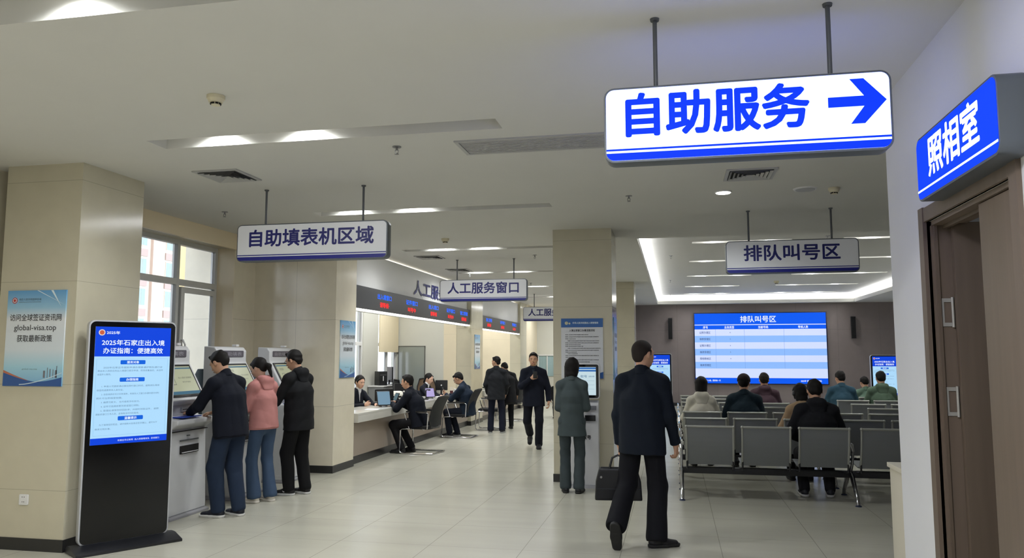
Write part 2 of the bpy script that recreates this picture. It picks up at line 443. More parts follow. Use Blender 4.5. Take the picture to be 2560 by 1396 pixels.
# far lobby behind the black framed door
o = struct('wall_lobby', MB().box(-6.6, 2, 30.4, 30.5, 0, 3.75).box(-4.6, -4.5, 26.6, 30.4, 0, 3.75).box(-1.2, -1.1, 26.6, 30.4, 0, 3.75).box(-4.6, -1.1, 26.65, 30.4, 3.3, 3.4), cream_in)
struct('floor_lobby', bx(-4.6, -1.1, 27.2, 30.4, -.1, 0), floor_m)
area(-2.8, 28.5, 3.25, 2, 2, 90)
d = struct('door_2', MB().box(-3.92, -3.80, 26.42, 26.52, 0, 2.62).box(-3.80, -1.3, 26.42, 26.52, 2.52, 2.62).box(-3.80, -1.3, 26.42, 26.52, 2.04, 2.14).box(-2.72, -2.62, 26.42, 26.52, 0, 2.04), black)
bx(-3.8, -1.3, 26.47, 26.476, 0, 2.52).build('pane', glass, d)
# small far window left of that door
w = struct('window_6', MB().box(-4.62, -4.58, 26.45, 26.5, .9, 1.62).box(-4.30, -4.27, 26.45, 26.5, .9, 1.62).box(-4.05, -4.02, 26.45, 26.5, .9, 1.62).box(-4.62, -4.02, 26.45, 26.5, 1.60, 1.64), alu_l)
bx(-4.6, -4.03, 26.48, 26.49, .9, 1.6).build('pane', mat('teal curtain glass', (150, 175, 178), .25, var=.12, vscale=30, vs=(1, 1, .02)), w)

# ------------------------------------------------------------------ ceiling fittings
lum = None
POS_WORD = ['nearest the camera', 'second nearest', 'third from the camera', 'fourth from the camera', 'fifth from the camera', 'sixth from the camera', 'farthest down the aisle', 'behind the viewer']
for i, (x0, x1, y0, y1, lx) in enumerate(AISLE):
    for j, x in enumerate(lx):
        t = thing('downlight', '%s round downlight of the aisle slot %s' % (('left', 'right')[j], POS_WORD[i]), 'light', (x, (y0 + y1) / 2, CEIL + .16), 0, 'downlights in the aisle slots')
        MB().cyl((0, 0, 0), (0, 0, -.015), .07, n=20).build('trim_ring', alu_l, t, smooth=True)
        MB().cyl((0, 0, -.016), (0, 0, -.02), .055, n=20).build('diffuser', led_on, t)
ROWW = ['front', 'second', 'middle', 'fourth', 'rear']
for i, (x0, x1, y0, y1, lx) in enumerate(TRAYS):
    for j, x in enumerate(lx):
        t = thing('downlight', 'downlight, %s end of the %s-hand slot, %s coffer row' % (('left', 'right')[j], ('left', 'right')[i % 2], ROWW[i // 2]), 'light', (x, (y0 + y1) / 2, TRAY_Z + .11), 0, 'downlights in the coffered ceiling')
        MB().cyl((0, 0, 0), (0, 0, -.012), .06, n=16).build('trim_ring', alu_l, t, smooth=True)
        MB().cyl((0, 0, -.013), (0, 0, -.016), .045, n=16).build('diffuser', led_on, t)
for i, (x0, x1, y0, y1, lx) in enumerate(TRAYS):
    m = (y0 + y1) / 2
    o = bx(x0 + .04, x1 - .04, m + .03, m + .07, TRAY_Z + .095, TRAY_Z + .109).build('slot_glow', glow('slot glow strip', (255, 255, 252), 7)); tag(o, 'slot glow strip added to brighten the %s-hand slot, %s coffer row' % (('left', 'right')[i % 2], ROWW[i // 2]), 'light', 'added glow strips in the coffered ceiling')  # glowing strip added so the slot reads bright along its whole length
t = thing('downlight', 'single lit round downlight left of the square grille above the waiting area', 'light', (.52, 7.95, CEIL))
MB().cyl((0, 0, 0), (0, 0, -.012), .085, n=24).build('trim_ring', alu_l, t, smooth=True); MB().cyl((0, 0, -.0121), (0, 0, -.016), .07, n=24).build('diffuser', glow('bright diffuser', (255, 252, 240), 9), t)
t = thing('ceiling_speaker', 'flat round white ceiling speaker between the downlight and the smoke detector', 'speaker', (1.307, 7.965, CEIL))
MB().cyl((0, 0, 0), (0, 0, -.012), .115, .105, 28).build('rim', white_pl, t, smooth=True); MB().cyl((0, 0, -.0121), (0, 0, -.015), .092, n=28).build('mesh_cover', grille, t)


def detector(x, y, label, s=1, z=CEIL):
    t = thing('smoke_detector', label, 'smoke detector', (x, y, z), 0, 'ceiling smoke detectors')
    MB().cyl((0, 0, 0), (0, 0, -.022 * s), .056 * s, .056 * s, 24).build('base', ivory, t, bevel=.003)
    MB().cyl((0, 0, -.022 * s), (0, 0, -.045 * s), .052 * s, .042 * s, 24).cyl((0, 0, -.045 * s), (0, 0, -.062 * s), .03 * s, .027 * s, 18).build('chamber', ivory, t, smooth=True)
    mb = MB()
    for k in range(8):
        a = k * PI / 4; mb.join(bx(-.009 * s, .009 * s, -.003, .002, -.058 * s, -.048 * s).xf(Matrix.Rotation(a, 4, 'Z') @ Matrix.Translation((0, -.030 * s, 0))))
    mb.build('vent', darkslot, t)


detector(-2.826, 4.297, 'cream smoke detector on the open ceiling above the nearest lit slot')
detector(-3.135, 10.391, 'cream smoke detector between the third and fourth aisle slots')
detector(1.579, 7.984, 'cream smoke detector beside the round ceiling speaker')
detector(2.625, 20.8, 'white smoke detector in the middle of the coffered ceiling', 1.2, TRAY_Z)


def sprinkler(x, y, label, z=CEIL):
    t = thing('sprinkler', label, 'sprinkler', (x, y, z), 0, 'ceiling sprinklers')
    MB().cyl((0, 0, 0), (0, 0, -.006), .035, n=20).build('escutcheon', steel, t, smooth=True)
    MB().cyl((0, 0, -.006), (0, 0, -.03), .009, n=10).tube([(-.012, 0, -.025), (-.014, 0, -.045), (0, 0, -.058)], .003, 6).tube([(.012, 0, -.025), (.014, 0, -.045), (0, 0, -.058)], .003, 6).build('head', steel, t)
    MB().cyl((0, 0, -.058), (0, 0, -.061), .017, n=14).build('deflector', steel, t)


for x, y, l in ((-2.117, 5.672, 'sprinkler head beside the end of the second lit slot'), (-.425, 7.957, 'sprinkler head left of the lit round downlight'), (-5.03, 7.908, 'sprinkler head near the left window and the self-service sign'), (-2.208, 12.41, 'sprinkler head just left of the big pillar top'), (-3.159, 17.22, 'small far sprinkler head beyond the service window sign'), (-4.01, 15.02, 'far sprinkler head near the white fascia')): sprinkler(x, y, l)
for x, y, l in ((-.02, 15.06, 'sprinkler head at the left of the coffered ceiling, nearest'), (-.06, 20.03, 'sprinkler head at the left of the coffered ceiling, middle'), (-.08, 24.68, 'sprinkler head at the left of the coffered ceiling, farthest'), (2.461, 13.06, 'sprinkler head above the queue area sign')): sprinkler(x, y, l, TRAY_Z)


def diffuser(x, y, s, label, rz=0):
    t = thing('air_diffuser', label, 'air vent', (x, y, CEIL), rz, 'square ceiling air diffusers')
    h = s / 2
    MB().box(-h, h, -h, -h + .03, -.012, 0).box(-h, h, h - .03, h, -.012, 0).box(-h, -h + .03, -h + .03, h - .03, -.012, 0).box(h - .03, h, -h + .03, h - .03, -.012, 0).build('frame', grille, t)
    bx(-h + .03, h - .03, -h + .03, h - .03, -.002, -.001).build('backing', darkslot, t)
    a = h - .034
    while a > .03:
        mb = MB()
        for q in range(4):
            mb.join(MB().add([(-a, -a, -.022), (a, -a, -.022), (a - .022, -a + .022, -.005), (-a + .022, -a + .022, -.005)], [(0, 1, 2, 3)]).xf(Matrix.Rotation(q * PI / 2, 4, 'Z')))
        mb.build('louver', grille, t); a -= .036
    return t


diffuser(-3.98, 6.28, .44, 'square louvred air vent nearest the left pillar'); diffuser(.71, 7.2, .44, 'square louvred air vent over the waiting area, behind the lit sign')
diffuser(-3.98, 12.3, .42, 'square air vent under the fourth aisle slot'); diffuser(-4.03, 14.27, .42, 'square air vent above the service window sign')
t = thing('linear_grille', 'long rectangular ceiling air grille left of the lit arrow sign', 'air vent', (-.95, 5.8, CEIL))
L2, D2 = .68, .2
MB().box(-L2, L2, -D2, -D2 + .03, -.012, 0).box(-L2, L2, D2 - .03, D2, -.012, 0).box(-L2, -L2 + .03, -D2 + .03, D2 - .03, -.012, 0).box(L2 - .03, L2, -D2 + .03, D2 - .03, -.012, 0).build('frame', grille, t)
bx(-L2 + .03, L2 - .03, -D2 + .03, D2 - .03, -.002, -.001).build('backing', mat('grille shade', (70, 70, 70), .8), t)
for k in range(11): bx(-L2 + .035, L2 - .035, -.155 + k * .031, -.155 + k * .031 + .016, -.01, -.003).build('slat', grille, t)

# ------------------------------------------------------------------ signs


def panel_poly(x0, x1, z0, z1, r, zc):
    return [p for p in rrect(x0, x1, z0, z1, r) if p[1] < zc] + [(x1, zc), (x0, zc)]


def band(x0, x1, z0, z1, r, zc):
    low = [(x1, zc)] if False else []
    pts = [p for p in rrect(x0, x1, z0, z1, r, 8) if p[1] <= zc]
    return [(x0, zc)] + pts + [(x1, zc)]


def lightbox(root, w, h, dep, face_m, frame_m, dark_m, letter, letter_m, tw, th, tz, tx, r=.05, stripes=True, bold=B1, both=True, arrow=False, white_line=False):
    """box of width w, height h, centred on local origin, front towards -y"""
    x0, x1, z0, z1 = -w / 2, w / 2, -h / 2, h / 2; fr = .011
    MB().prism(rrect(x0, x1, z0, z1, r), 1, -dep / 2, dep / 2).build('frame', frame_m, root, bevel=.006)
    MB().prism(rrect(x0 + fr, x1 - fr, z0 + fr, z1 - fr, r - fr), 1, -dep / 2 - .002, dep / 2 + (.002 if both else -.01)).build('face_panel', face_m, root)
    y = -dep / 2 - .0035
    if stripes:
        mb = MB().prism(band(x0 + fr, x1 - fr, z0 + fr, z1 - fr, r - fr, z0 + h * .125), 1, y, y + .001)
        mb.box(x0 + fr, x1 - fr, y, y + .001, z0 + h * .155, z0 + h * .18); mb.build('stripe', dark_m, root)
    if white_line: bx(x0 + fr, x1 - fr, y, y + .001, z0 + h * .145, z0 + h * .175).build('stripe', letter_m, root)
    mb = MB(); text(mb, letter, tx, tz, th, tw, bold, y)
    mb.build('lettering', letter_m, root, normals=False)
    if arrow:
        a = arrow; hh = th * .5
        pts = [(a, tz - .024), (a + .155, tz - .024), (a + .095, tz - .105), (a + .155, tz - .105), (a + .25, tz), (a + .155, tz + .105), (a + .095, tz + .105), (a + .155, tz + .024), (a, tz + .024)]
        v = [(p[0], y, p[1]) for p in pts]
        MB().add(v, [(0, 1, 7, 8), (1, 2, 3, 4), (7, 4, 5, 6), (1, 4, 7)]).build('arrow', letter_m, root, normals=False)


def hang(root, xs, ztop, h, flange=True, rr=.011):
    for x in xs:
        q = MB().cyl((x, 0, h / 2 - .004), (x, 0, ztop), rr, n=12).build('rod', rod_grey, root, smooth=True)
        MB().cyl((x, 0, ztop - .012), (x, 0, ztop), rr * 1.9, rr * 2.1, 16).build('flange', rod_grey, q, smooth=True)


lit_face = glow('lit sign face', (130, 148, 255), 3.4, (200, 210, 225)); lit_blue = glow('lit sign blue', (8, 50, 232), 1.2, (10, 30, 140))
unlit = mat('unlit sign face faint glow', (214, 216, 219), .3, emit=(214, 216, 219), es=.05); navy_band = mat('navy band', (22, 30, 128), .35)  # faint emission in the material lifts the switched-off sign faces
SH, SC_ = .372, 2.71
w = 1.30
r_ = thing('hanging_sign', 'large lit hanging sign reading self-service with an arrow pointing right', 'sign', (.34, 3.72, SC_))
lightbox(r_, w, SH, .10, lit_face, sign_grey, lit_blue, '自助服务', lit_blue, .83, .205, .045, -.125, arrow=.375, bold=B3); hang(r_, (-.4, .4), CEIL - SC_, SH)
r_ = thing('hanging_sign', 'unlit hanging sign above the kiosks on the left, naming the form-filling machine area', 'sign', (-3.44, 6.93, SC_))
lightbox(r_, 1.58, SH, .10, unlit, sign_grey, navy_band, '自助填表机区域', navy_tx, 1.30, .165, .045, 0); hang(r_, (-.51, .52), CEIL - SC_, SH)
r_ = thing('hanging_sign', 'unlit hanging sign above the waiting seats, naming the queue calling area', 'sign', (1.31, 9.08, SC_))
lightbox(r_, 1.42, SH + .005, .10, unlit, sign_grey, navy_band, '排队叫号区', navy_tx, 1.02, .175, .045, 0); hang(r_, (-.45, .44), CEIL - SC_, SH)
r_ = thing('hanging_sign', 'unlit hanging sign for the staffed service windows, nearer of the two over the counter aisle', 'sign', (-3.166, 12.78, SC_))
lightbox(r_, 1.53, SH + .005, .10, unlit, sign_grey, navy_band, '人工服务窗口', navy_tx, 1.24, .19, .045, 0); hang(r_, (-.47, .53), CEIL - SC_, SH)
r_ = thing('hanging_sign', 'farther unlit hanging sign for the service windows, cut off by the big pillar', 'sign', (-3.17, 20.35, SC_))
lightbox(r_, 1.53, SH + .005, .10, unlit, sign_grey, navy_band, '人工服务窗口', navy_tx, 1.24, .19, .045, 0); hang(r_, (-.47, .53), CEIL - SC_, SH)
# photo room sign, boxed on the right wall, faces -X
r_ = thing('wall_sign', 'lit blue box sign naming the photo room above the wooden door', 'sign', (1.30, 3.735, 2.54), -PI / 2)
blue_face = glow('lit blue sign face', (10, 60, 240), 1.25, (10, 30, 140)); white_glow = glow('lit sign white', (235, 250, 255), 1.3, (200, 210, 220))
lightbox(r_, 1.02, .325, .11, blue_face, sign_grey, lit_blue, '照相室', white_glow, .64, .19, .03, 0, stripes=False, white_line=True, bold=B1, both=False)


# number boards over the counters (face +X)
def led_board(y0, y1, ys, z0, z1, label, lines):
    yc = (y0 + y1) / 2; w = y1 - y0
    r = thing('number_board', label, 'LED display', (-4.70, yc, z0), PI / 2, 'LED number boards over the counter')
    bx(-w / 2, w / 2, -.07, -.001, .03, z1 - z0).build('housing', mat('board black', (40, 41, 43), .4), r)
    bx(-w / 2, w / 2, -.07, -.005, .0, .028).build('light_strip', glow('board strip', (255, 254, 246), 3.5), r)
    for y, (a, b) in zip(ys, lines):
        text(MB(), a, y - yc, .265, .085, .62, B2, -.0715).build('blue_lettering', glow('led blue', (30, 100, 255), 1.6), r, normals=False)
        text(MB(), b, y - yc, .135, .085, .42, B2, -.0715).build('red_lettering', glow('led red', (255, 40, 40), 1.5), r, normals=False)
    return r


led_board(10.75, 17.36, (11.95, 13.3, 14.6, 15.8, 16.85), 2.285, 2.66, 'long black number board with five blue and red readouts over the near counter',
          [('出入境窗口', '请等候·'), ('证件窗口', '叫号中'), ('出入境口', '请等候'), ('证件窗口', '叫号中'), ('窗口受理', '请等候')])
led_board(18.55, 23.3, (19.3, 20.9, 22.5), 2.245, 2.60, 'shorter black number board with three readouts over the far counter', [('窗口受理', '请等候'), ('证件窗口', '请等候'), ('受理窗口', '叫号中')])
mb = text(MB(), '人工服务', 0, 0, .27, 2.05, B3, -.012)
r_ = thing('wall_lettering', 'navy raised characters for the staffed windows fixed on the white fascia', 'lettering', (-4.70, 14.6, 2.87), PI / 2)
mb.build('characters', navy_tx, r_, normals=False)

# ------------------------------------------------------------------ display totems
scr_head = glow('screen blue header', (14, 66, 214), 1.0); scr_body = glow('screen pale page', (170, 214, 246), 1.0); scr_pill = glow('screen blue pill', (20, 96, 214), 1.0)
scr_txt = mat('screen small print', (10, 15, 25), .3, emit=(92, 128, 158), es=1.0); scr_white = glow('screen white letters', (236, 246, 255), 1.0); scr_line = glow('screen frame line', (140, 190, 226), 1.0)
silver = mat('silver body', (186, 188, 192), .3, metal=.2)
LINES = [('2025年起出入境证件办理更加便捷高效', .0), ('申请人可通过线上预约现场办理，全程网办，材料', 0), ('更加精简。', 0)]


def totem(label, loc, rz, W_, H_, sc0, sc1, group=None):
    t = thing('display_totem', label, 'display', loc, rz, group)
    MB().prism(rrect(-W_ / 2, W_ / 2, .05, H_, .05), 1, -.03, .03).build('housing', silver, t, bevel=.006)
    MB().prism(rrect(-W_ / 2 + .012, W_ / 2 - .012, .062, H_ - .012, .042), 1, -.0335, -.03).build('glass_front', blackgl, t)
    fw = W_ / 2 + .06
    MB().prism([(-.20, 0), (.10, 0), (.10, .02), (.04, .06), (-.04, .06), (-.20, .022)], 0, -fw, fw).build('foot', mat('totem foot', (28, 29, 33), .35), t, bevel=.006)
    x0, x1 = -W_ / 2 + .05, W_ / 2 - .05; w = x1 - x0; h = sc1 - sc0; y = -.0355
    s = bx(x0, x1, y, y + .002, sc0, sc1).build('screen', scr_body, t)
    Z = lambda f: sc1 - f * h
    bx(x0, x1, y - .001, y, Z(.255), Z(0)).build('header', scr_head, s); bx(x0, x1, y - .001, y, Z(1), Z(.945)).build('footer', scr_head, s)
    mb = MB(); x = (x0 + x1) / 2
    text(mb, '2025年', x0 + w * .14, Z(.05), h * .028, w * .17, B2, y - .002, 'l')
    text(mb, '2025年石家庄出入境', x, Z(.135), h * .05, w * .83, B2, y - .002)
    text(mb, '办证指南：便捷高效', x, Z(.205), h * .05, w * .79, B2, y - .002)
    mb.build('title_lettering', scr_white, s, normals=False)
    text(MB(), '石家庄市公安局  出入境管理支队  咨询窗口', x + w * .12, Z(.972), h * .016, w * .55, 0, y - .002).build('footer_lettering', scr_white, s, normals=False)
    MB().cyl((x0 + w * .08, y - .001, Z(.05)), (x0 + w * .08, y - .003, Z(.05)), w * .042, n=20).build('emblem', glow('emblem pale', (230, 215, 205), .9), s)
    MB().cyl((x0 + w * .08, y - .003, Z(.05)), (x0 + w * .08, y - .004, Z(.05)), w * .03, n=20).build('emblem_centre', glow('emblem red', (205, 96, 66), .9), s)
    for s_, fz in (('服务对象', .305), ('办理指南', .455), ('温馨提示', .785)):
        MB().prism(rrect(x - w * .165, x + w * .165, Z(fz + .018), Z(fz - .018), .008), 1, y - .001, y).build('heading_pill', scr_pill, s)
        text(MB(), s_, x, Z(fz), h * .023, w * .16, B2, y - .002).build('heading_lettering', scr_white, s, normals=False)
    mb = MB(); T = lambda st, fx, fz, fw_: text(mb, st, x0 + w * fx, Z(fz), h * .0165, w * fw_, B2 * .5, y - .001, 'l')
    T('2025年石家庄市居民申请办理普通护照及通行证', .12, .35, .78); T('需由本人到就近的出入境窗口提交申请、现场采集指纹，未成年', .05, .378, .86); T('由监护人陪同。', .05, .408, .17)
    T('1. 申请人可提前通过微信预约窗口时间，避免排队等候', .11, .51, .76); T('到现场请携带本人身份证。', .05, .542, .34); T('2. 自助填表机可打印申请表，凭表到人工窗口办理并提交材料', .11, .578, .76)
    T('照片可在照相室拍摄。', .05, .61, .33); T('3. 缴费可刷卡， 也可使用手机支付。', .11, .645, .5); T('4. 证件可选择邮寄到家或窗口领取。', .11, .68, .5); T('5. 受理后请保存好回执单，并按时领取证件， 逾期', .11, .715, .76); T('请联系窗口工作人员。咨询电话可扫码查询。', .05, .745, .56)
    T('为了保障您的权益，请仔细核对信息后签字确认，遵守大厅', .1, .835, .76); T('秩序文明办事。', .05, .87, .2)
    mb.build('small_print', scr_txt, s, normals=False)
    a, b, c, d_ = x0 + w * .03, x1 - w * .03, Z(.925), Z(.275)
    MB().box(a, b, y - .001, y, c, c + .002).box(a, b, y - .001, y, d_ - .002, d_).box(a, a + .002, y - .001, y, c, d_).box(b - .002, b, y - .001, y, c, d_).build('border_line', scr_line, s)
    return t


totem('tall front information display standing beside the left stone pillar', (-4.60, 5.91, 0), math.radians(57), .72, 1.90, .86, 1.845, 'upright information displays')
totem('information display standing at the rear left, partly hidden by the man with the briefcase', (-.37, 21.0, 0), 0, .62, 1.66, .62, 1.62, 'upright information displays')
totem('information display at the far right in front of the taupe wall', (5.16, 21.0, 0), 0, .66, 1.62, .62, 1.58, 'upright information displays')

# ------------------------------------------------------------------ queue wall screen
t = thing('wall_screen', 'huge blue and white queue-calling screen on the taupe rear wall', 'screen', (2.655, 25.6, .73))
w, h = 3.98, 2.215
bx(-w / 2 - .03, w / 2 + .03, -.08, 0, -.03, h + .03).build('frame', mat('navy frame', (10, 20, 60), .3), t, bevel=.01)
q_blue = glow('wall screen blue', (12, 88, 236), 1.0); q_row1 = glow('wall screen pale row', (206, 218, 255), 1.0); q_row2 = glow('wall screen blue row', (140, 184, 248), 1.0); q_txt = mat('wall screen dark print', (10, 15, 30), .3, emit=(70, 96, 150), es=1)
s = bx(-w / 2, w / 2, -.084, -.08, 0, h).build('screen', q_row1, t)
Z = lambda f: h * (1 - f)
for nm, a, b in (('title_banner', .158, 0), ('table_header', .228, .170), ('footer_banner', 1, .922)): bx(-w / 2, w / 2, -.086, -.084, Z(a), Z(b)).build(nm, q_blue, s)
rows = [.228 + i * .0935 for i in range(7)]
for i in (1, 3, 5): bx(-w / 2, w / 2, -.086, -.084, Z(rows[i + 1]), Z(rows[i])).build('table_row', q_row2, s)
cxs = [-w / 2 + w * f for f in (.163, .385, .685)]
for c in cxs: bx(c - .004, c + .004, -.0865, -.086, Z(rows[6]), Z(rows[0])).build('column_line', glow('wall screen line', (120, 160, 230), .9), s)
mb = MB(); text(mb, '排队叫号区', -.03, Z(.085), .205, 1.08, B2, -.088)
for c, tt in zip((.085, .27, .53, .83), ('序号', '业务类型', '当前号码', '等候人数')): text(mb, tt, -w / 2 + w * c, Z(.2), .085, .15 if c < .1 else .3, B2, -.088)
text(mb, '石家庄市出入境，服务每一天', -w / 2 + .12, Z(.96), .06, .65, B2, -.088, 'l'); text(mb, '2025年 请您文明有序排队', w / 2 - .18, Z(.96), .06, .62, B2, -.088, 'r')
mb.build('white_lettering', scr_white, s, normals=False)
mb = MB()
for i, tt in enumerate(('证照办理区', '填表受理区', '证照办理区', '填表受理区', '照相等候区', '填表受理区')):
    text(mb, tt, -w / 2 + w * .08, Z(rows[i] + .047), .075, .34, B2, -.088)
    if i < 5: text(mb, '3' if i % 2 else '4', -w / 2 + w * .275, Z(rows[i] + .047), .04, None, B2, -.088)
mb.build('table_lettering', q_txt, s, normals=False)
for x, l in ((-.10, 'slim black column loudspeaker left of the wall screen'), (5.44, 'slim black column loudspeaker right of the wall screen')):
    t = thing('column_speaker', l, 'speaker', (x, 25.6, 2.13), 0, 'column loudspeakers')
    MB().box(-.065, .065, -.13, -.03, 0, .68).build('cabinet', black, t, bevel=.01)
    bx(-.055, .055, -.134, -.13, .02, .66).build('mesh_front', mat('speaker cloth', (14, 14, 15), .9), t)
    bx(-.03, .03, -.03, 0, .3, .38).build('bracket', black, t)

# ------------------------------------------------------------------ posters


def grad_mat(name, z0, z1, stops, rough=.3):
    m = bpy.data.materials.new(name); m.use_nodes = True; N = m.node_tree.nodes; L = m.node_tree.links; b = N['Principled BSDF']; b.inputs['Roughness'].default_value = rough
    tc = N.new('ShaderNodeTexCoord'); sp = N.new('ShaderNodeSeparateXYZ'); L.new(tc.outputs['Object'], sp.inputs[0])
    mp = N.new('ShaderNodeMapRange'); mp.inputs[1].default_value = z0; mp.inputs[2].default_value = z1; L.new(sp.outputs[2], mp.inputs[0])
    cr_ = N.new('ShaderNodeValToRGB'); L.new(mp.outputs[0], cr_.inputs[0]); e = cr_.color_ramp.elements
    e[0].position = stops[0][0]; e[0].color = (*lin(stops[0][1]), 1); e[1].position = stops[-1][0]; e[1].color = (*lin(stops[-1][1]), 1)
    for p, c in stops[1:-1]:
        k = e.new(p); k.color = (*lin(c), 1)
    L.new(cr_.outputs[0], b.inputs['Base Color']); return m


sheet_m = grad_mat('printed poster sky', 0, .81, [(0, (120, 175, 215)), (.2, (165, 210, 228)), (.38, (214, 224, 232)), (.7, (222, 226, 230)), (.82, (150, 195, 222)), (1, (96, 158, 208))])
p_blue = mat('printed blue', (38, 84, 150), .3); p_org = mat('printed orange', (186, 110, 84), .3); p_blk = mat('printed black', (18, 20, 26), .4); p_red = mat('printed red', (186, 52, 48), .35); p_pale = mat('printed pale', (215, 232, 240), .3); p_grey = mat('printed grey', (86, 106, 116), .4)


def poster(label, loc, rz, w=.58):
    t = thing('poster', label, 'poster', loc, rz, 'visa information posters'); h = .81
    bx(-w / 2, w / 2, -.012, 0, 0, h).build('sheet', sheet_m, t)
    y = -.013; x0, x1 = -w / 2, w / 2; k = w / .58
    n = 14
    f1 = lambda u: .115 - .09 * math.sin(u * PI * .62) + (.10 * max(0, u - .55) ** 1.0)
    mb = MB()
    for i in range(n):
        a, b = i / n, (i + 1) / n
        mb.quad((x0 + w * a, y, 0), (x0 + w * b, y, 0), (x0 + w * b, y, f1(b)), (x0 + w * a, y, f1(a)))
    mb.build('blue_wave', p_blue, t, normals=False)
    mb = MB()
    for i in range(6):
        a, b = i / n, (i + 1) / n
        mb.quad((x0 + w * a, y - .0005, f1(a) - .002), (x0 + w * b, y - .0005, f1(b) - .002), (x0 + w * b, y - .0005, f1(b) + .02 * (1 - b / .45)), (x0 + w * a, y - .0005, f1(a) + .02 * (1 - a / .45)))
    mb.build('orange_wave', p_org, t, normals=False)
    mb = MB()
    for i in range(4, n):
        a, b = i / n, (i + 1) / n; g_ = lambda u: .01 + .10 * ((u - .28) / .72) ** 1.6
        mb.quad((x0 + w * a, y - .001, g_(a)), (x0 + w * b, y - .001, g_(b)), (x0 + w * b, y - .001, g_(b) + .006), (x0 + w * a, y - .001, g_(a) + .006))
    mb.build('pale_wave', p_pale, t, normals=False)
    mb = MB(); text(mb, '访问全球签证资讯网', 0, h * .715, .058, w * .88, B2 * .6, y); text(mb, 'global-visa.top', 0, h * .60, .062, w * .72, B2 * .3, y); text(mb, '获取最新政策', 0, h * .495, .058, w * .60, B2 * .6, y)
    mb.build('lettering', p_blk, t, normals=False)
    mb = MB(); text(mb, '中华人民共和国移民局', x0 + w * .2, h * .905, .022, w * .38, B2 * .5, y, 'l'); mb.box(x0 + w * .2, x0 + w * .58, y, y + .0005, h * .875, h * .879); text(mb, 'global-visa.top', -.03 * k, h * .175, .013, w * .26, 0, y)
    mb.build('small_lettering', p_grey, t, normals=False)
    e = MB().cyl((x0 + w * .125, y + .0005, h * .895), (x0 + w * .125, y, h * .895), .026, n=20).build('emblem', p_red, t)
    MB().cyl((x0 + w * .125, y - .0001, h * .895), (x0 + w * .125, y - .0006, h * .895), .019, n=20).build('emblem_ring', p_pale, e)
    MB().cyl((x0 + w * .125, y - .0007, h * .895), (x0 + w * .125, y - .0012, h * .895), .013, n=20).build('emblem_centre', p_red, e)
    mb = MB()
    for fx, hh, ww in ((.70, .06, .018), (.755, .085, .006), (.80, .075, .008), (.85, .07, .006), (.90, .065, .018), (.91, .1, .006)):
        mb.box(x0 + w * fx - ww / 2, x0 + w * fx + ww / 2, y, y + .0005, .07, .07 + hh)
    mb.build('skyline', mat('printed skyline', (110, 110, 118), .4), t)
    mb = MB().add([(x0 + w * .5, y, h - .001), (x0 + w * .53, y, h - .001), (x1 - .001, y, h * .84)], [(0, 1, 2)]).add([(x0 + w * .74, y, h - .001), (x0 + w * .78, y, h - .001), (x1 - .04, y, h * .82)], [(0, 1, 2)])
    mb.build('light_streak', p_pale, t, normals=False)
    return t


poster('blue and white visa poster on the front of the nearest left pillar', (-5.297, 5.6, 1.345), 0)
poster('blue visa poster on the aisle side of the pillar beside the near counter', (-4.6, 10.43, 1.29), PI / 2, .52)
poster('blue visa poster on the narrow pillar between the two counters', (-4.6, 17.95, 1.29), PI / 2, .5)
poster('poster seen edge-on on the right side of the big pillar', (-.765, 10.35, 1.29), PI / 2, .5)
# notice with blue header on the big pillar
t = thing('notice_board', 'white notice with a blue header on the big pillar above the grey-suited woman', 'notice', (-1.155, 9.95, 1.31))
bx(-.27, .27, -.012, 0, 0, .77).build('sheet', mat('printed white', (205, 208, 212), .35), t)
bx(-.27, .27, -.0135, -.012, .655, .77).build('header', mat('printed header blue', (34, 92, 160), .35), t)
MB().add([(-.05, -.0135, 0), (.27, -.0135, 0), (.27, -.0135, .085), (.22, -.0135, .07)], [(0, 1, 2, 3)]).build('corner_wave', p_blue, t, normals=False)
mb = text(MB(), '中华人民共和国出入境管理局', .045, .712, .026, .33, B2, -.0145); mb.build('header_lettering', p_pale, t, normals=False)
MB().cyl((-.2, -.0135, .71), (-.2, -.015, .71), .022, n=18).cyl((-.16, -.0135, .705), (-.16, -.015, .705), .012, n=14).build('emblem', mat('printed gold', (190, 190, 160), .4), t)
mb = MB(); text(mb, '入境出境窗口办事流程须知', 0, .615, .03, .33, B2, -.0135); L_ = '申请人应当如实填写申请表并提交相应材料由窗口受理审核'
for i, (fx, n, z) in enumerate(((.0, 18, .56), (0, 26, .533), (.0, 8, .506), (.03, 25, .48), (0, 27, .455), (0, 12, .432), (0, 14, .41), (.03, 26, .385), (0, 27, .36), (0, 9, .337), (.03, 8, .316), (0, 27, .292), (0, 7, .27), (.0, 26, .238), (.1, 14, .21))):
    text(mb, L_[:n], -.215 + fx, z, .011, min(.43, n * .0165) - fx * .2, B2, -.0135, 'l')
mb.build('lettering', p_blk, t, normals=False)
# socket on the left pillar
t = thing('wall_socket', 'white square wall socket low on the nearest left pillar', 'socket', (-5.31, 5.6, .41))
MB().prism(rrect(-.043, .043, -.043, .043, .008), 1, -.012, 0).build('plate', white_pl, t, bevel=.003)
MB().cyl((-.012, -.0121, .022), (-.012, -.0128, .022), .004, n=8).cyl((.008, -.0121, .022), (.008, -.0128, .022), .004, n=8).box(-.012, -.008, -.0128, -.0121, -.022, -.012).box(.004, .008, -.0128, -.0121, -.022, -.012).build('pin_hole', darkslot, t)

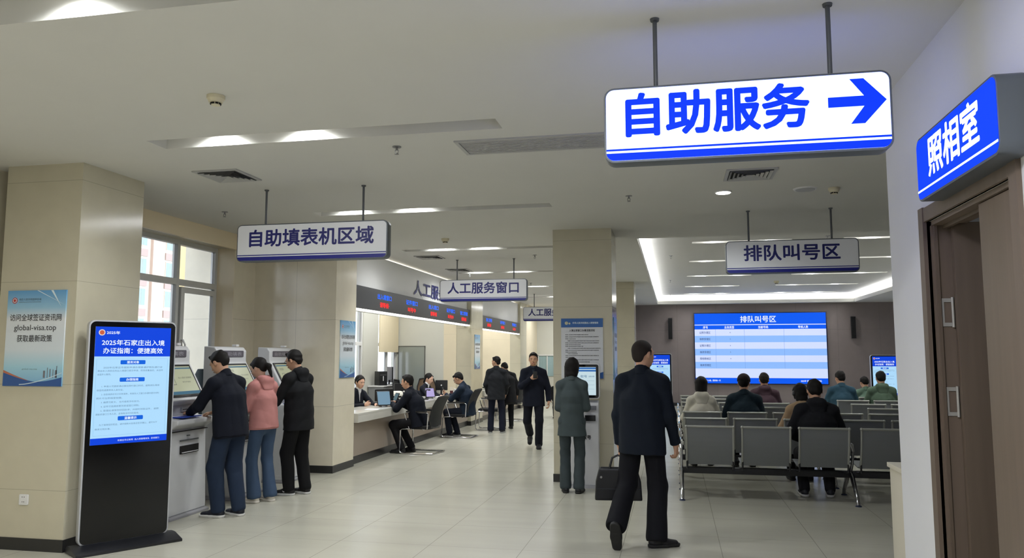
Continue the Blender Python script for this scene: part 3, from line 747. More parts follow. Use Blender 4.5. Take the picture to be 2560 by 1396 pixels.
# ------------------------------------------------------------------ photo-room door
d = struct('door_1', MB().box(1.34, 1.375, 3.345, DY0, 0, 2.44).box(1.34, 1.375, DY1, 4.60, 0, 2.405).box(1.345, 1.372, DY0, DY1, DZ, 2.40), wood)
MB().box(1.375, 1.53, DY0, DY0 + .025, 0, DZ).box(1.375, 1.53, DY1 - .025, DY1, 0, DZ).box(1.375, 1.53, DY0, DY1, DZ - .025, DZ).build('jamb', wood, d)
MB().box(1.385, 1.40, DY1 - .04, DY1 - .0255, 0, DZ - .026).box(1.43, 1.45, DY0 + .026, DY1 - .02, DZ - .045, DZ - .025).build('door_stop', wood_dk, d)
bx(1.388, 1.428, DY0 + .027, 3.875, .01, DZ - .03).build('fixed_leaf', wood, d, bevel=.002)
lf = bx(1.462, 2.12, 4.44, 4.48, .01, DZ - .02).build('open_leaf', wood_dk, d, bevel=.002)
for z in (1.83, 1.36, .35):
    hb = MB().box(1.405, 1.415, 4.494, 4.4995, z - .075, z + .075).box(1.415, 1.452, 4.494, 4.4995, z + .055, z + .075).box(1.415, 1.452, 4.494, 4.4995, z - .075, z - .055).build('hinge', mat('hinge metal', (176, 174, 168), .45, metal=.3), d)
    MB().cyl((1.455, 4.488, z - .08), (1.455, 4.488, z + .08), .007, n=12).build('hinge_pin', mat('hinge metal', (176, 174, 168), .45, metal=.3), hb, smooth=True)
area(3.2, 3.0, 3.1, .6, .6, 8)  # weak light added inside the photo room to keep it dim grey
t = thing('storage_cabinet', 'low cream cabinet tucked behind the end of the photo room wall', 'cabinet', (1.62, 5.52, 0))
cc = mat('cream laminate', (214, 208, 190), .4)
MB().box(-.22, .22, -.24, .16, 0, .86).build('body', cc, t, bevel=.003); MB().box(-.235, .23, -.25, .17, .86, .89).build('top', cc, t, bevel=.004)

# ------------------------------------------------------------------ self-service kiosks
kio_scr = mat('kiosk page', (120, 125, 105), .25, emit=(150, 152, 126), es=.75); kio_bar = glow('kiosk page blue bar', (74, 112, 134), .8); kio_txt = mat('kiosk page print', (40, 44, 44), .3, emit=(84, 88, 80), es=.7)
hdr_m = mat('kiosk header strip', (92, 88, 96), .3); hdr_t = mat('kiosk header letters', (150, 148, 156), .3)


def kiosk(label, loc, word):
    t = thing('self_service_kiosk', label, 'kiosk', loc, PI / 2, 'self-service form-filling kiosks'); w = .31
    prof = [(.42, .035), (.0, .035), (-.0, .10), (.03, .86), (-.07, .92), (-.07, .965), (.12, .985), (.12, 1.11), (.035, 1.15), (.25, 1.53), (.25, 1.655), (.285, 1.70), (.42, 1.71)]
    MB().prism(prof, 0, -w, w).build('body', white_k, t, bevel=.018, seg=3)
    MB().prism([(.42, .02), (.58, .02), (.58, 1.30), (.50, 1.45), (.42, 1.45)], 0, -w + .012, w - .012).build('rear_housing', teal_k, t, bevel=.01)
    MB().prism([(-.035, 0), (.50, 0), (.50, .035), (.0, .035), (-.035, .022)], 0, -w - .012, w + .012).build('base', grey_k, t, bevel=.006)
    # slanted screen
    a = Vector((0, .035, 1.15)); b = Vector((0, .25, 1.53)); d = (b - a).normalized(); n = Vector((0, -d.z, d.y)); L_ = (b - a).length
    def sl(u0, u1, s0, s1, e0, e1):
        m = MB().box(u0, u1, e0, e1, s0, s1)
        return m.xf(Matrix(((1, 0, 0, 0), (0, -n.y, d.y, a.y), (0, -n.z, d.z, a.z), (0, 0, 0, 1))))
    sl(-.262, .262, .035, L_ - .03, -.012, .0).build('screen_bezel', black, t, bevel=.006)
    s = sl(-.235, .235, .06, L_ - .055, -.0145, -.012).build('screen', kio_scr, t)
    sl(-.235, .235, L_ - .085, L_ - .07, -.0155, -.0145).join(sl(-.235, .235, .06, .095, -.0155, -.0145)).build('title_bar', kio_bar, s)
    m = MB(); text(m, '请选择', -.13, .31, .035, .1, 0, -.0155); text(m, '出入境办证填表', .08, .25, .02, .22, 0, -.0155); text(m, '填写申请表', .08, .2, .016, .14, 0, -.0155)
    m.box(-.17, -.10, -.0155, -.0145, .17, .176).box(-.17, -.166, -.0155, -.0145, .17, .25).box(-.104, -.10, -.0155, -.0145, .17, .25).box(-.17, -.10, -.0155, -.0145, .244, .25)
    m.xf(Matrix(((1, 0, 0, 0), (0, -n.y, d.y, a.y), (0, -n.z, d.z, a.z), (0, 0, 0, 1)))).build('screen_lettering', kio_txt, s, normals=False)
    h = MB().prism(rrect(-.235, .235, 1.585, 1.66, .012), 1, .244, .2505).build('header_strip', hdr_m, t)
    text(MB(), word, 0, 1.622, .045, .38, B2, .243).build('header_lettering', hdr_t, h, normals=False)
    # control recess: card reader, document tray
    bx(-.26, .26, .112, .121, 1.0, 1.10).build('control_panel', grey_k, t)
    r = bx(-.02, .12, .098, .113, 1.03, 1.075).build('card_reader', mat('reader grey', (110, 112, 118), .4), t, bevel=.004)
    bx(-.0, .1, .096, .098, 1.048, 1.056).build('card_slot', darkslot, r)
    MB().cyl((.19, .112, 1.055), (.19, .10, 1.055), .022, n=18).build('scanner_lens', steel, t, smooth=True)
    bx(-.22, .10, -.055, .09, .983, .992).build('document_tray', mat('tray blue', (40, 70, 170), .3), t, bevel=.003)
    MB().box(-.295, .295, -.003, .0335, .843, .849).build('panel_gap', darkslot, t)
    m = MB().box(-.14, .16, .006, .016, .62, .70)
    m.build('paper_slot', darkslot, t); bx(-.12, .14, -.005, .06, .63, .636).build('paper', mat('white paper', (225, 225, 228), .6), t)
    bx(-.14, .16, .009, .02, .745, .757).build('receipt_slot', mat('slot grey', (70, 74, 76), .4), t)
    bx(-.03, .015, .01, .022, .79, .80).build('status_light', mat('slot grey', (70, 74, 76), .4), t)
    bx(.13, .19, .28, .34, 1.71, 1.735).build('camera', white_pl, t, bevel=.006)
    return t


KX = -4.83
kiosk('white self-service kiosk nearest the tall display, used by the man in navy', (KX, 7.13, 0), '自助填表')
kiosk('middle white self-service kiosk, used by the woman in pink', (KX, 8.25, 0), '自助填表')
kiosk('farthest white self-service kiosk, used by the man in black', (KX, 9.42, 0), '自助填表')

# upright kiosk in front of the big pillar, faces the camera
t = thing('ticket_kiosk', 'slim white upright ticket kiosk in front of the big pillar', 'kiosk', (-1.13, 9.66, 0))
MB().prism([(-.075, .03), (.10, .03), (.10, 1.05), (.02, 1.05), (-.02, 1.0), (-.035, .5)], 0, -.205, .205).build('pedestal', white_k, t, bevel=.012)
MB().prism([(-.13, 0), (.17, 0), (.17, .03), (-.11, .03)], 0, -.225, .225).build('base', grey_k, t, bevel=.004)
MB().prism(rrect(-.225, .225, 1.07, 1.505, .035), 1, -.035, .03).build('screen_housing', white_k, t, bevel=.006)
MB().prism(rrect(-.212, .212, 1.083, 1.492, .025), 1, -.038, -.035).build('screen_bezel', blackgl, t)
s = bx(-.18, .18, -.0395, -.038, 1.115, 1.46).build('screen', glow('ticket page', (196, 218, 226), .95), t)
MB().box(-.18, .18, -.0405, -.0395, 1.435, 1.455).box(-.18, .18, -.0405, -.0395, 1.405, 1.425).build('title_bar', glow('ticket page blue', (50, 104, 176), .9), s)
m = MB(); text(m, '取号', .03, 1.345, .03, .08, B2, -.041); text(m, '业务办理', .125, 1.345, .018, .07, B2, -.041)
for z in (1.29, 1.24, 1.19): m.box(-.16, .16, -.0405, -.0395, z, z + .002)
m.build('screen_lettering', scr_txt, s, normals=False)
MB().box(-.01, .18, -.045, -.02, .935, .985).build('card_reader', mat('reader grey', (110, 112, 118), .4), t, bevel=.004)
bx(.04, .17, -.046, -.028, .80, .87).build('ticket_slot', black, t, bevel=.004)
m = MB(); text(m, '取号', .06, .60, .05, .1, B1, -.0345); m.build('lettering', p_blk, t, normals=False)

# ------------------------------------------------------------------ service counters
ctop = mat('pale stone worktop', (206, 204, 196), .16, spec=.5, var=.03, vscale=4); cfront = mat('greige counter panel', (156, 143, 130), .35, var=.02, vscale=3)


def counter(label, y0, y1, z=.755):
    yc = (y0 + y1) / 2; t = thing('service_counter', label, 'counter', (-4.85, yc, 0), 0, 'service counters'); h = (y1 - y0) / 2
    MB().box(-.32, .30, -h, h, z - .03, z).build('worktop', ctop, t, bevel=.004)
    bx(.22, .30, -h, h, z - .135, z - .0305).build('apron', ctop, t, bevel=.003)
    bx(.14, .19, -h, h, .12, z - .03).build('front_panel', cfront, t)
    bx(.10, .175, -h, h, 0, .12).build('plinth', kick_m, t)
    MB().box(-.30, .13, -h + .005, -h + .03, .02, z - .03).box(-.30, .13, h - .03, h - .005, .02, z - .03).build('end_panel', cfront, t)


counter('long near service counter with pale worktop and two seated customers', 10.76, 17.36)
counter('far service counter beyond the narrow pillar', 18.54, 23.35, .745)


# ------------------------------------------------------------------ chairs at the counter
mesh_m = mat('black mesh fabric', (26, 29, 32), .7, bump=.4, bscale=600); pad = mat('black seat fabric', (20, 21, 25), .75)


def visitor_chair(label, loc, rz):
    t = thing('visitor_chair', label, 'chair', loc, rz, 'black mesh visitor chairs at the counters')
    MB().prism(rrect(-.24, .24, -.24, .24, .06), 2, .40, .46).build('seat', pad, t, bevel=.02, seg=3)
    # back: bowed frame with mesh
    def bk(u, v): return (u, -.235 - .16 * v + .05 * math.sin(v * PI) * 1 - .03 * (1 - (u / .22) ** 2) * 1, .44 + .50 * v)
    fr = [bk(-.2, 0)] + [bk(-.225, k / 6) for k in range(1, 6)] + [bk(-.21, .97), bk(-.1, 1), bk(.1, 1), bk(.21, .97)] + [bk(.225, k / 6) for k in range(5, 0, -1)] + [bk(.2, 0)]
    MB().tube(fr + [bk(.1, -.02), bk(-.1, -.02)], .014, 8, closed=True).build('back_frame', black, t, smooth=True)
    m = MB(); N_ = 8
    for i in range(N_):
        for j in range(N_):
            p = [bk(-.215 + .43 * a / N_, .02 + .96 * b / N_) for a, b in ((i, j), (i + 1, j), (i + 1, j + 1), (i, j + 1))]
            q = [(x, y - .006, z) for x, y, z in p]; m.quad(*p); m.quad(*q[::-1])
    m.build('backrest', mesh_m, t, smooth=True, normals=False)
    for s in (-1, 1):
        x = .25 * s
        MB().tube([(x, -.20, .41), (x, -.215, .655), (x, -.18, .675), (x, .16, .675), (x, .20, .65), (x, .12, .42)], .011, 8).build('arm_tube', chrome, t, smooth=True)
        bx(x - .025, x + .025, -.19, .17, .676, .70).build('armrest', black, t, bevel=.01)
        MB().tube([(x, .10, .41), (x, .24, .405), (x, .275, .38), (x, .29, .06), (x, .27, .02), (x, .22, .012), (x, -.27, .012), (x * .98, -.30, .012)], .0125, 8).build('leg', chrome, t, smooth=True)
    MB().tube([(-.25, -.30, .012), (.25, -.30, .012)], .0125, 8).build('crossbar', chrome, t, smooth=True)
    MB().tube([(-.25, .08, .40), (.25, .08, .40)], .011, 8).tube([(-.25, -.12, .40), (.25, -.12, .40)], .011, 8).build('seat_support', chrome, t, smooth=True)
    return t


vc = visitor_chair('black mesh chair under the nearer seated customer', (-4.13, 12.45, 0), PI / 2 - .1)
dup(vc, (-4.20, 15.02, 0), PI / 2 - .05, 'black mesh chair under the customer looking at his phone')
dup(vc, (-3.95, 16.6, 0), PI / 2 + .1, 'empty black mesh chair left of the standing man in the dark jacket')
dup(vc, (-4.02, 19.05, 0), PI / 2 - .1, 'empty black mesh chair between the standing man and the walking man')


def office_chair(label, loc, rz, cm):
    t = thing('office_chair', label, 'chair', loc, rz, 'staff chairs behind the counter')
    MB().prism(rrect(-.24, .24, -.23, .23, .07), 2, .44, .50).build('seat', pad, t, bevel=.02)
    m = MB()
    for i in range(8):
        for j in range(8):
            f = lambda a, b: (-.22 * (1 - .25 * (b / 8) ** 3) + .44 * (1 - .25 * (b / 8) ** 3) * a / 8, -.25 - .05 * b / 8 + .05 * ((a / 4 - 1) ** 2), .58 + .5 * b / 8)
            p = [f(i, j), f(i + 1, j), f(i + 1, j + 1), f(i, j + 1)]; m.quad(*p); m.quad(*[(x, y - .02, z) for x, y, z in p][::-1])
    m.build('backrest', cm, t, smooth=True, normals=False)
    fr = [(-.22, -.21, .58), (-.22, -.23, .9), (-.165, -.25, 1.07), (0, -.31, 1.09), (.165, -.25, 1.07), (.22, -.23, .9), (.22, -.21, .58), (0, -.26, .57)]
    MB().tube(fr, .014, 8, closed=True).build('back_frame', black, t, smooth=True)
    MB().tube([(0, -.1, .44), (0, -.28, .46), (0, -.3, .62)], .02, 8).cyl((0, 0, .08), (0, 0, .44), .028).build('column', black, t, smooth=True)
    for k in range(5):
        a = k * 2 * PI / 5; l = MB().tube([(0, 0, .10), (.28 * math.cos(a), .28 * math.sin(a), .075)], [.024, .016], 8).build('leg', black, t, smooth=True)
        MB().cyl((.28 * math.cos(a) - .012, .28 * math.sin(a), .028), (.28 * math.cos(a) + .012, .28 * math.sin(a), .028), .028).build('castor', black, l, smooth=True)


office_chair('dark staff chair of the nearer clerk', (-5.62, 12.55, 0), -PI / 2, mesh_m)
office_chair('dark staff chair of the farther clerk', (-5.62, 15.9, 0), -PI / 2, mesh_m)
office_chair('brown mesh-backed office chair by the glass panel behind the counter', (-5.47, 16.95, 0), -2.6, mat('brown mesh', (112, 92, 72), .7))

# ------------------------------------------------------------------ things on and behind the counter
CZ = .755


def monitor(label, loc, rz, w=.5, h=.3, logo=True, z0=.12):
    t = thing('computer_monitor', label, 'monitor', loc, rz, 'computer monitors on the counters')
    MB().prism(rrect(-w / 2, w / 2, z0, z0 + h, .012), 1, -.015, .015).build('housing', black, t, bevel=.004)
    bx(-w / 2 + .012, w / 2 - .012, .015, .0165, z0 + .015, z0 + h - .012).build('screen', glow('desktop page', (120, 150, 190), .6), t)
    MB().cyl((0, -.02, .01), (0, -.02, z0 + .05), .018).build('neck', black, t, smooth=True)
    bx(-.11, .11, -.1, .08, 0, .012).build('foot', black, t, bevel=.004)
    if logo: MB().cyl((0, -.0151, z0 + h / 2), (0, -.016, z0 + h / 2), .016, n=18).build('logo', white_pl, t)


def tablet(label, loc, rz, c, es=.8, w=.26, h=.2, tilt=.45):
    t = thing('tablet_stand', label, 'tablet', loc, rz, 'customer tablets on the counter')
    R = Matrix.Rotation(-tilt, 4, 'X')
    MB().prism(rrect(-w / 2, w / 2, 0, h, .012), 1, -.006, .006).xf(Matrix.Translation((0, 0, .025)) @ R).build('housing', black, t, bevel=.002)
    s = bx(-w / 2 + .012, w / 2 - .012, -.008, -.006, .014, h - .014).xf(Matrix.Translation((0, 0, .025)) @ R).build('screen', glow('tablet page ' + label[:6], c, es), t)
    MB().prism([(-.02, 0), (.14, 0), (.14, .01), (.06, .11), (.0, .03)], 0, -.05, .05).build('stand', black, t, bevel=.003)


tablet('blue-lit tablet facing the customer at the near end of the counter', (-4.70, 12.2, CZ), .75, (130, 165, 190), .7, .24, .25, .32)
tablet('lilac-lit tablet at the second service position', (-4.72, 14.75, CZ), .75, (176, 164, 214), .95, .2, .2, .4)
tablet('small tablet in front of the nearer seated customer, partly behind his head', (-4.84, 13.02, CZ), -.9, (110, 140, 150), .5, .2, .18, .4)
monitor('black monitor with a round logo beside the nearer clerk', (-5.00, 12.95, CZ), .7, .34, .21, z0=.05)
monitor('large black monitor behind the nearer seated customer', (-5.05, 14.1, CZ - .0), .55, .36, .3, z0=.02)
monitor('black monitor beside the farther clerk', (-5.02, 16.45, CZ), .15, .27, .22, z0=.09)
monitor('thin monitor on the far counter', (-5.0, 19.3, CZ - .01), 1.2, .34, .3, False)
pr_m = mat('printer white', (212, 210, 200), .4)
t = thing('printer', 'off-white desktop printer between the two monitors on the near counter', 'printer', (-5.03, 13.5, CZ), .5)
MB().prism([(-.17, .0), (.17, 0), (.17, .15), (.13, .20), (-.12, .20), (-.17, .15)], 0, -.15, .15).build('body', pr_m, t, bevel=.015)
bx(-.12, .12, -.24, -.15, .06, .07).build('paper_tray', pr_m, t, bevel=.003); bx(-.12, .12, -.173, -.16, .09, .12).build('output_slot', darkslot, t)
t = thing('printer', 'small off-white printer on the far counter', 'printer', (-4.86, 19.0, CZ - .01), .9)
bx(-.15, .15, -.14, .14, 0, .16).build('body', pr_m, t, bevel=.02); bx(-.11, .11, -.15, -.135, .05, .08).build('output_slot', darkslot, t)
for i, (x, y, rz, l) in enumerate(((-4.68, 11.62, .2, 'white sheet of paper at the near end of the counter'), (-4.70, 12.72, -.4, 'white sheet under the hands of the nearer seated customer'), (-4.72, 15.5, .1, 'white sheet on the counter by the second position'))):
    o = bx(-.105, .105, -.148, .148, 0, .004).build('paper_sheet', mat('white paper', (225, 225, 228), .6)); o.location = (x, y, CZ + .001); o.rotation_euler = (0, 0, rz); tag(o, l, 'paper', 'papers on the counter')
t = thing('computer_mouse', 'black computer mouse beside the papers on the near counter', 'mouse', (-4.64, 12.42, CZ + .001), .3)
MB().ell((0, 0, .017), (.03, .052, .017)).build('shell', black, t, smooth=True); bx(-.003, .003, .012, .035, .026, .036).build('scroll_wheel', grey_k, t)
t = thing('document_camera', 'black curved document camera on the counter beside the lilac tablet', 'document camera', (-4.72, 14.45, CZ))
MB().cyl((0, 0, 0), (0, 0, .02), .05).build('base', black, t, smooth=True); MB().tube([(0, 0, .02), (0, 0, .16), (.02, -.03, .19), (.07, -.05, .19)], .010).build('arm', black, t, smooth=True); bx(.06, .10, -.07, -.03, .175, .20).build('head', black, t, bevel=.004)
t = thing('pen_holder', 'dark pen holder with pens beside the farther monitor', 'pen holder', (-4.76, 16.35, CZ))
MB().cyl((0, 0, 0), (0, 0, .09), .035).build('cup', mat('dark red cup', (70, 30, 34), .4), t, smooth=True)
for a, b in ((.01, .02), (-.012, .01), (.004, -.015)): MB().cyl((a, b, .03), (a * 2.4, b * 2.4, .17), .004, n=6).build('pen', white_pl, t)
t = thing('desk_phone', 'white desk telephone with a coiled stand near the far end of the near counter', 'phone', (-4.78, 16.9, CZ), .6)
MB().prism([(-.09, 0), (.09, 0), (.09, .06), (-.09, .02)], 0, -.08, .08).build('base', white_pl, t, bevel=.006); MB().tube([(-.05, -.08, .05), (-.05, -.06, .085), (-.05, .06, .095), (-.05, .08, .07)], .018).build('handset', white_pl, t, smooth=True)
# cabinet and equipment under the office window
t = thing('filing_cabinet', 'low grey cabinet under the far office window', 'cabinet', (-6.1, 16.35, 0))
bx(-.28, .06, -.75, .75, 0, .94).build('body', mat('cabinet grey', (128, 130, 132), .4), t, bevel=.004); bx(-.29, .08, -.77, .77, .94, .965).build('top', white_pl, t, bevel=.003)
for y in (-.375, .375): q = bx(.061, .08, y - .36, y + .36, .04, .92).build('door', mat('cabinet grey', (128, 130, 132), .4), t, bevel=.003); bx(.08, .095, y - .06, y + .06, .8, .815).build('handle', steel, q)
monitor('black monitor standing on the grey cabinet under the window', (-6.18, 16.35, .965), -.9, .36, .34, False, .05)
t = thing('computer_tower', 'small black computer with a white mark, on the grey cabinet', 'computer', (-6.2, 15.85, .965), .75)
bx(-.09, .09, -.14, .14, 0, .30).build('case', black, t, bevel=.004); bx(-.008, .008, -.146, -.14, .1, .2).build('logo', white_pl, t); bx(-.07, .07, -.143, -.14, .22, .225).build('drive_slot', grey_k, t)
t = thing('glass_panel', 'greenish framed glass panel on the grey wall behind the counter', 'glass panel', (-6.04, 17.4, .3))
MB().box(-.33, -.315, -.03, 0, 0, 1.53).box(.315, .33, -.03, 0, 0, 1.53).box(-.33, .33, -.03, 0, 1.515, 1.53).box(-.33, .33, -.03, 0, 0, .015).build('frame', mat('panel frame dark', (88, 88, 84), .4), t)
bx(-.315, .315, -.02, -.01, .015, 1.515).build('pane', mat('greenish glass', (150, 156, 148), .08, spec=.6), t)
# small waste bin and table far away
t = thing('side_table', 'white table far down the aisle beside the waiting person', 'table', (-3.30, 20.4, 0))
bx(-.35, .35, -.3, .3, .70, .73).build('table_top', white_pl, t, bevel=.004)
for x in (-.32, .32):
    for y in (-.27, .27): MB().cyl((x, y, 0), (x, y, .70), .014, n=8).build('leg', alu, t, smooth=True)

# ------------------------------------------------------------------ waiting benches
perf = mat('perforated steel grey', (130, 133, 137), .38, metal=.55, bump=.5, bscale=420); rim = mat('grey steel edge', (165, 166, 160), .35, metal=.4); beam_m = mat('black steel beam', (16, 17, 22), .4)


def bench(label, loc, n=3):
    t = thing('beam_bench', label, 'bench', loc, 0, 'grey steel waiting benches')
    for i in range(n):
        x0 = .025 + i * .6; x1 = x0 + .525; xm = (x0 + x1) / 2
        # backrest: leaning panel with rolled rims, bottom (y -.03,z .385) top (y -.16,z .815)
        def B(v): return -.03 - .13 * v - .02 * math.sin(v * PI), .385 + .43 * v
        mb = MB()
        N_ = 8
        for j in range(N_):
            (ya, za), (yb, zb) = B(j / N_), B((j + 1) / N_)
            mb.add([(x0 + .012, ya, za), (x1 - .012, ya, za), (x1 - .012, yb, zb), (x0 + .012, yb, zb), (x0 + .012, ya + .008, za), (x1 - .012, ya + .008, za), (x1 - .012, yb + .008, zb), (x0 + .012, yb + .008, zb)], [(0, 1, 2, 3), (7, 6, 5, 4), (0, 4, 5, 1), (3, 2, 6, 7)])
        b = mb.build('backrest', perf, t, normals=False)
        ed = MB()
        for x in (x0 + .010, x1 - .010): ed.tube([(x, B(v / 6)[0], B(v / 6)[1]) for v in range(7)], .012, 8)
        ed.tube([(x0 + .005, *B(1)), (x1 - .005, *B(1))], .013, 8)
        for x in (x0 + .008, x1 - .008): ed.ell((x, *B(1)), (.017, .017, .017), 8, 6)
        ed.build('back_rim', rim, b, smooth=True)
        s0 = [(.0, .40), (.06, .385), (.2, .40), (.38, .42), (.44, .41), (.47, .38)]
        mb = MB()
        for (ya, za), (yb, zb) in zip(s0, s0[1:]): mb.add([(x0, ya, za), (x1, ya, za), (x1, yb, zb), (x0, yb, zb), (x0, ya, za - .008), (x1, ya, za - .008), (x1, yb, zb - .008), (x0, yb, zb - .008)], [(0, 1, 2, 3), (7, 6, 5, 4), (0, 4, 5, 1), (3, 2, 6, 7), (0, 3, 7, 4), (1, 5, 6, 2)])
        mb.build('seat', perf, t, normals=False)
        mb = MB()
        for x in (x0 + .012, x1 - .012): mb.tube([(x, .22, .31), (x, .05, .33), (x, -.045, .345), (x, -.05, .43)], .011, 6)
        mb.build('seat_bracket', beam_m, t, smooth=True)
    Ln = n * .6 - .02
    bx(-.01, Ln + .01, .16, .24, .255, .325).build('beam', beam_m, t, bevel=.006)
    for x in (-.025, Ln + .025):
        lg = MB().tube([(x, .20, .30), (x, .10, .27), (x, -.02, .16), (x, -.13, .05), (x, -.145, .012)], [.03, .026, .022, .02, .021], 10).tube([(x, .20, .30), (x, .34, .25), (x, .48, .14), (x, .57, .05), (x, .58, .012)], [.03, .026, .022, .02, .021], 10).build('leg', chrome, t, smooth=True)
        MB().cyl((x, -.145, 0), (x, -.145, .012), .034, .028, 16).cyl((x, .58, 0), (x, .58, .012), .034, .028, 16).build('foot', mat('dark foot cap', (40, 52, 80), .4), lg, smooth=True)
        MB().tube([(x, .20, .30), (x, .08, .42), (x, .02, .56), (x, .06, .62), (x, .30, .63), (x, .38, .60)], [.018, .016, .016, .02, .02, .014], 10).build('armrest', chrome, t, smooth=True)
    return t


ROWY = [9.13, 10.28, 11.38, 12.53, 13.63, 14.73, 15.83]
RW = ['front-most', 'second', 'third', 'fourth', 'fifth', 'sixth', 'farthest']
b0 = None
for i, y in enumerate(ROWY):
    for side, x in ((0, .085), (1, 1.915 if i < 3 else 2.76)):
        l = 'grey perforated steel bench, %s block, %s row from the camera' % (('left', 'right')[side], RW[i])
        if b0 is None: b0 = bench(l, (x, y, 0))
        else: dup(b0, (x, y, 0), 0, l)
t = thing('water_bottle', 'small clear water bottle lying on the front bench beside the legs of the seated man', 'bottle', (1.78, 9.25, .43))
MB().tube([(-.10, 0, 0), (-.09, 0, 0), (.04, 0, 0), (.07, 0, 0), (.09, 0, 0)], [.02, .03, .03, .014, .014], 12).build('bottle', mat('clear plastic', (205, 220, 225), .1, trans=.6), t, smooth=True)
MB().cyl((.09, 0, 0), (.108, 0, 0), .016).build('cap', white_pl, t, smooth=True); MB().cyl((-.06, 0, 0), (.02, 0, 0), .0305).build('paper_label', mat('blue label', (90, 140, 170), .4), t, smooth=True)

# ------------------------------------------------------------------ people: smooth bodies grown from blended limbs
def V3(*a): return np.array(a[0] if len(a) == 1 else a, float)
def nrm(v): v = np.asarray(v, float); return v / (np.linalg.norm(v) + 1e-12)


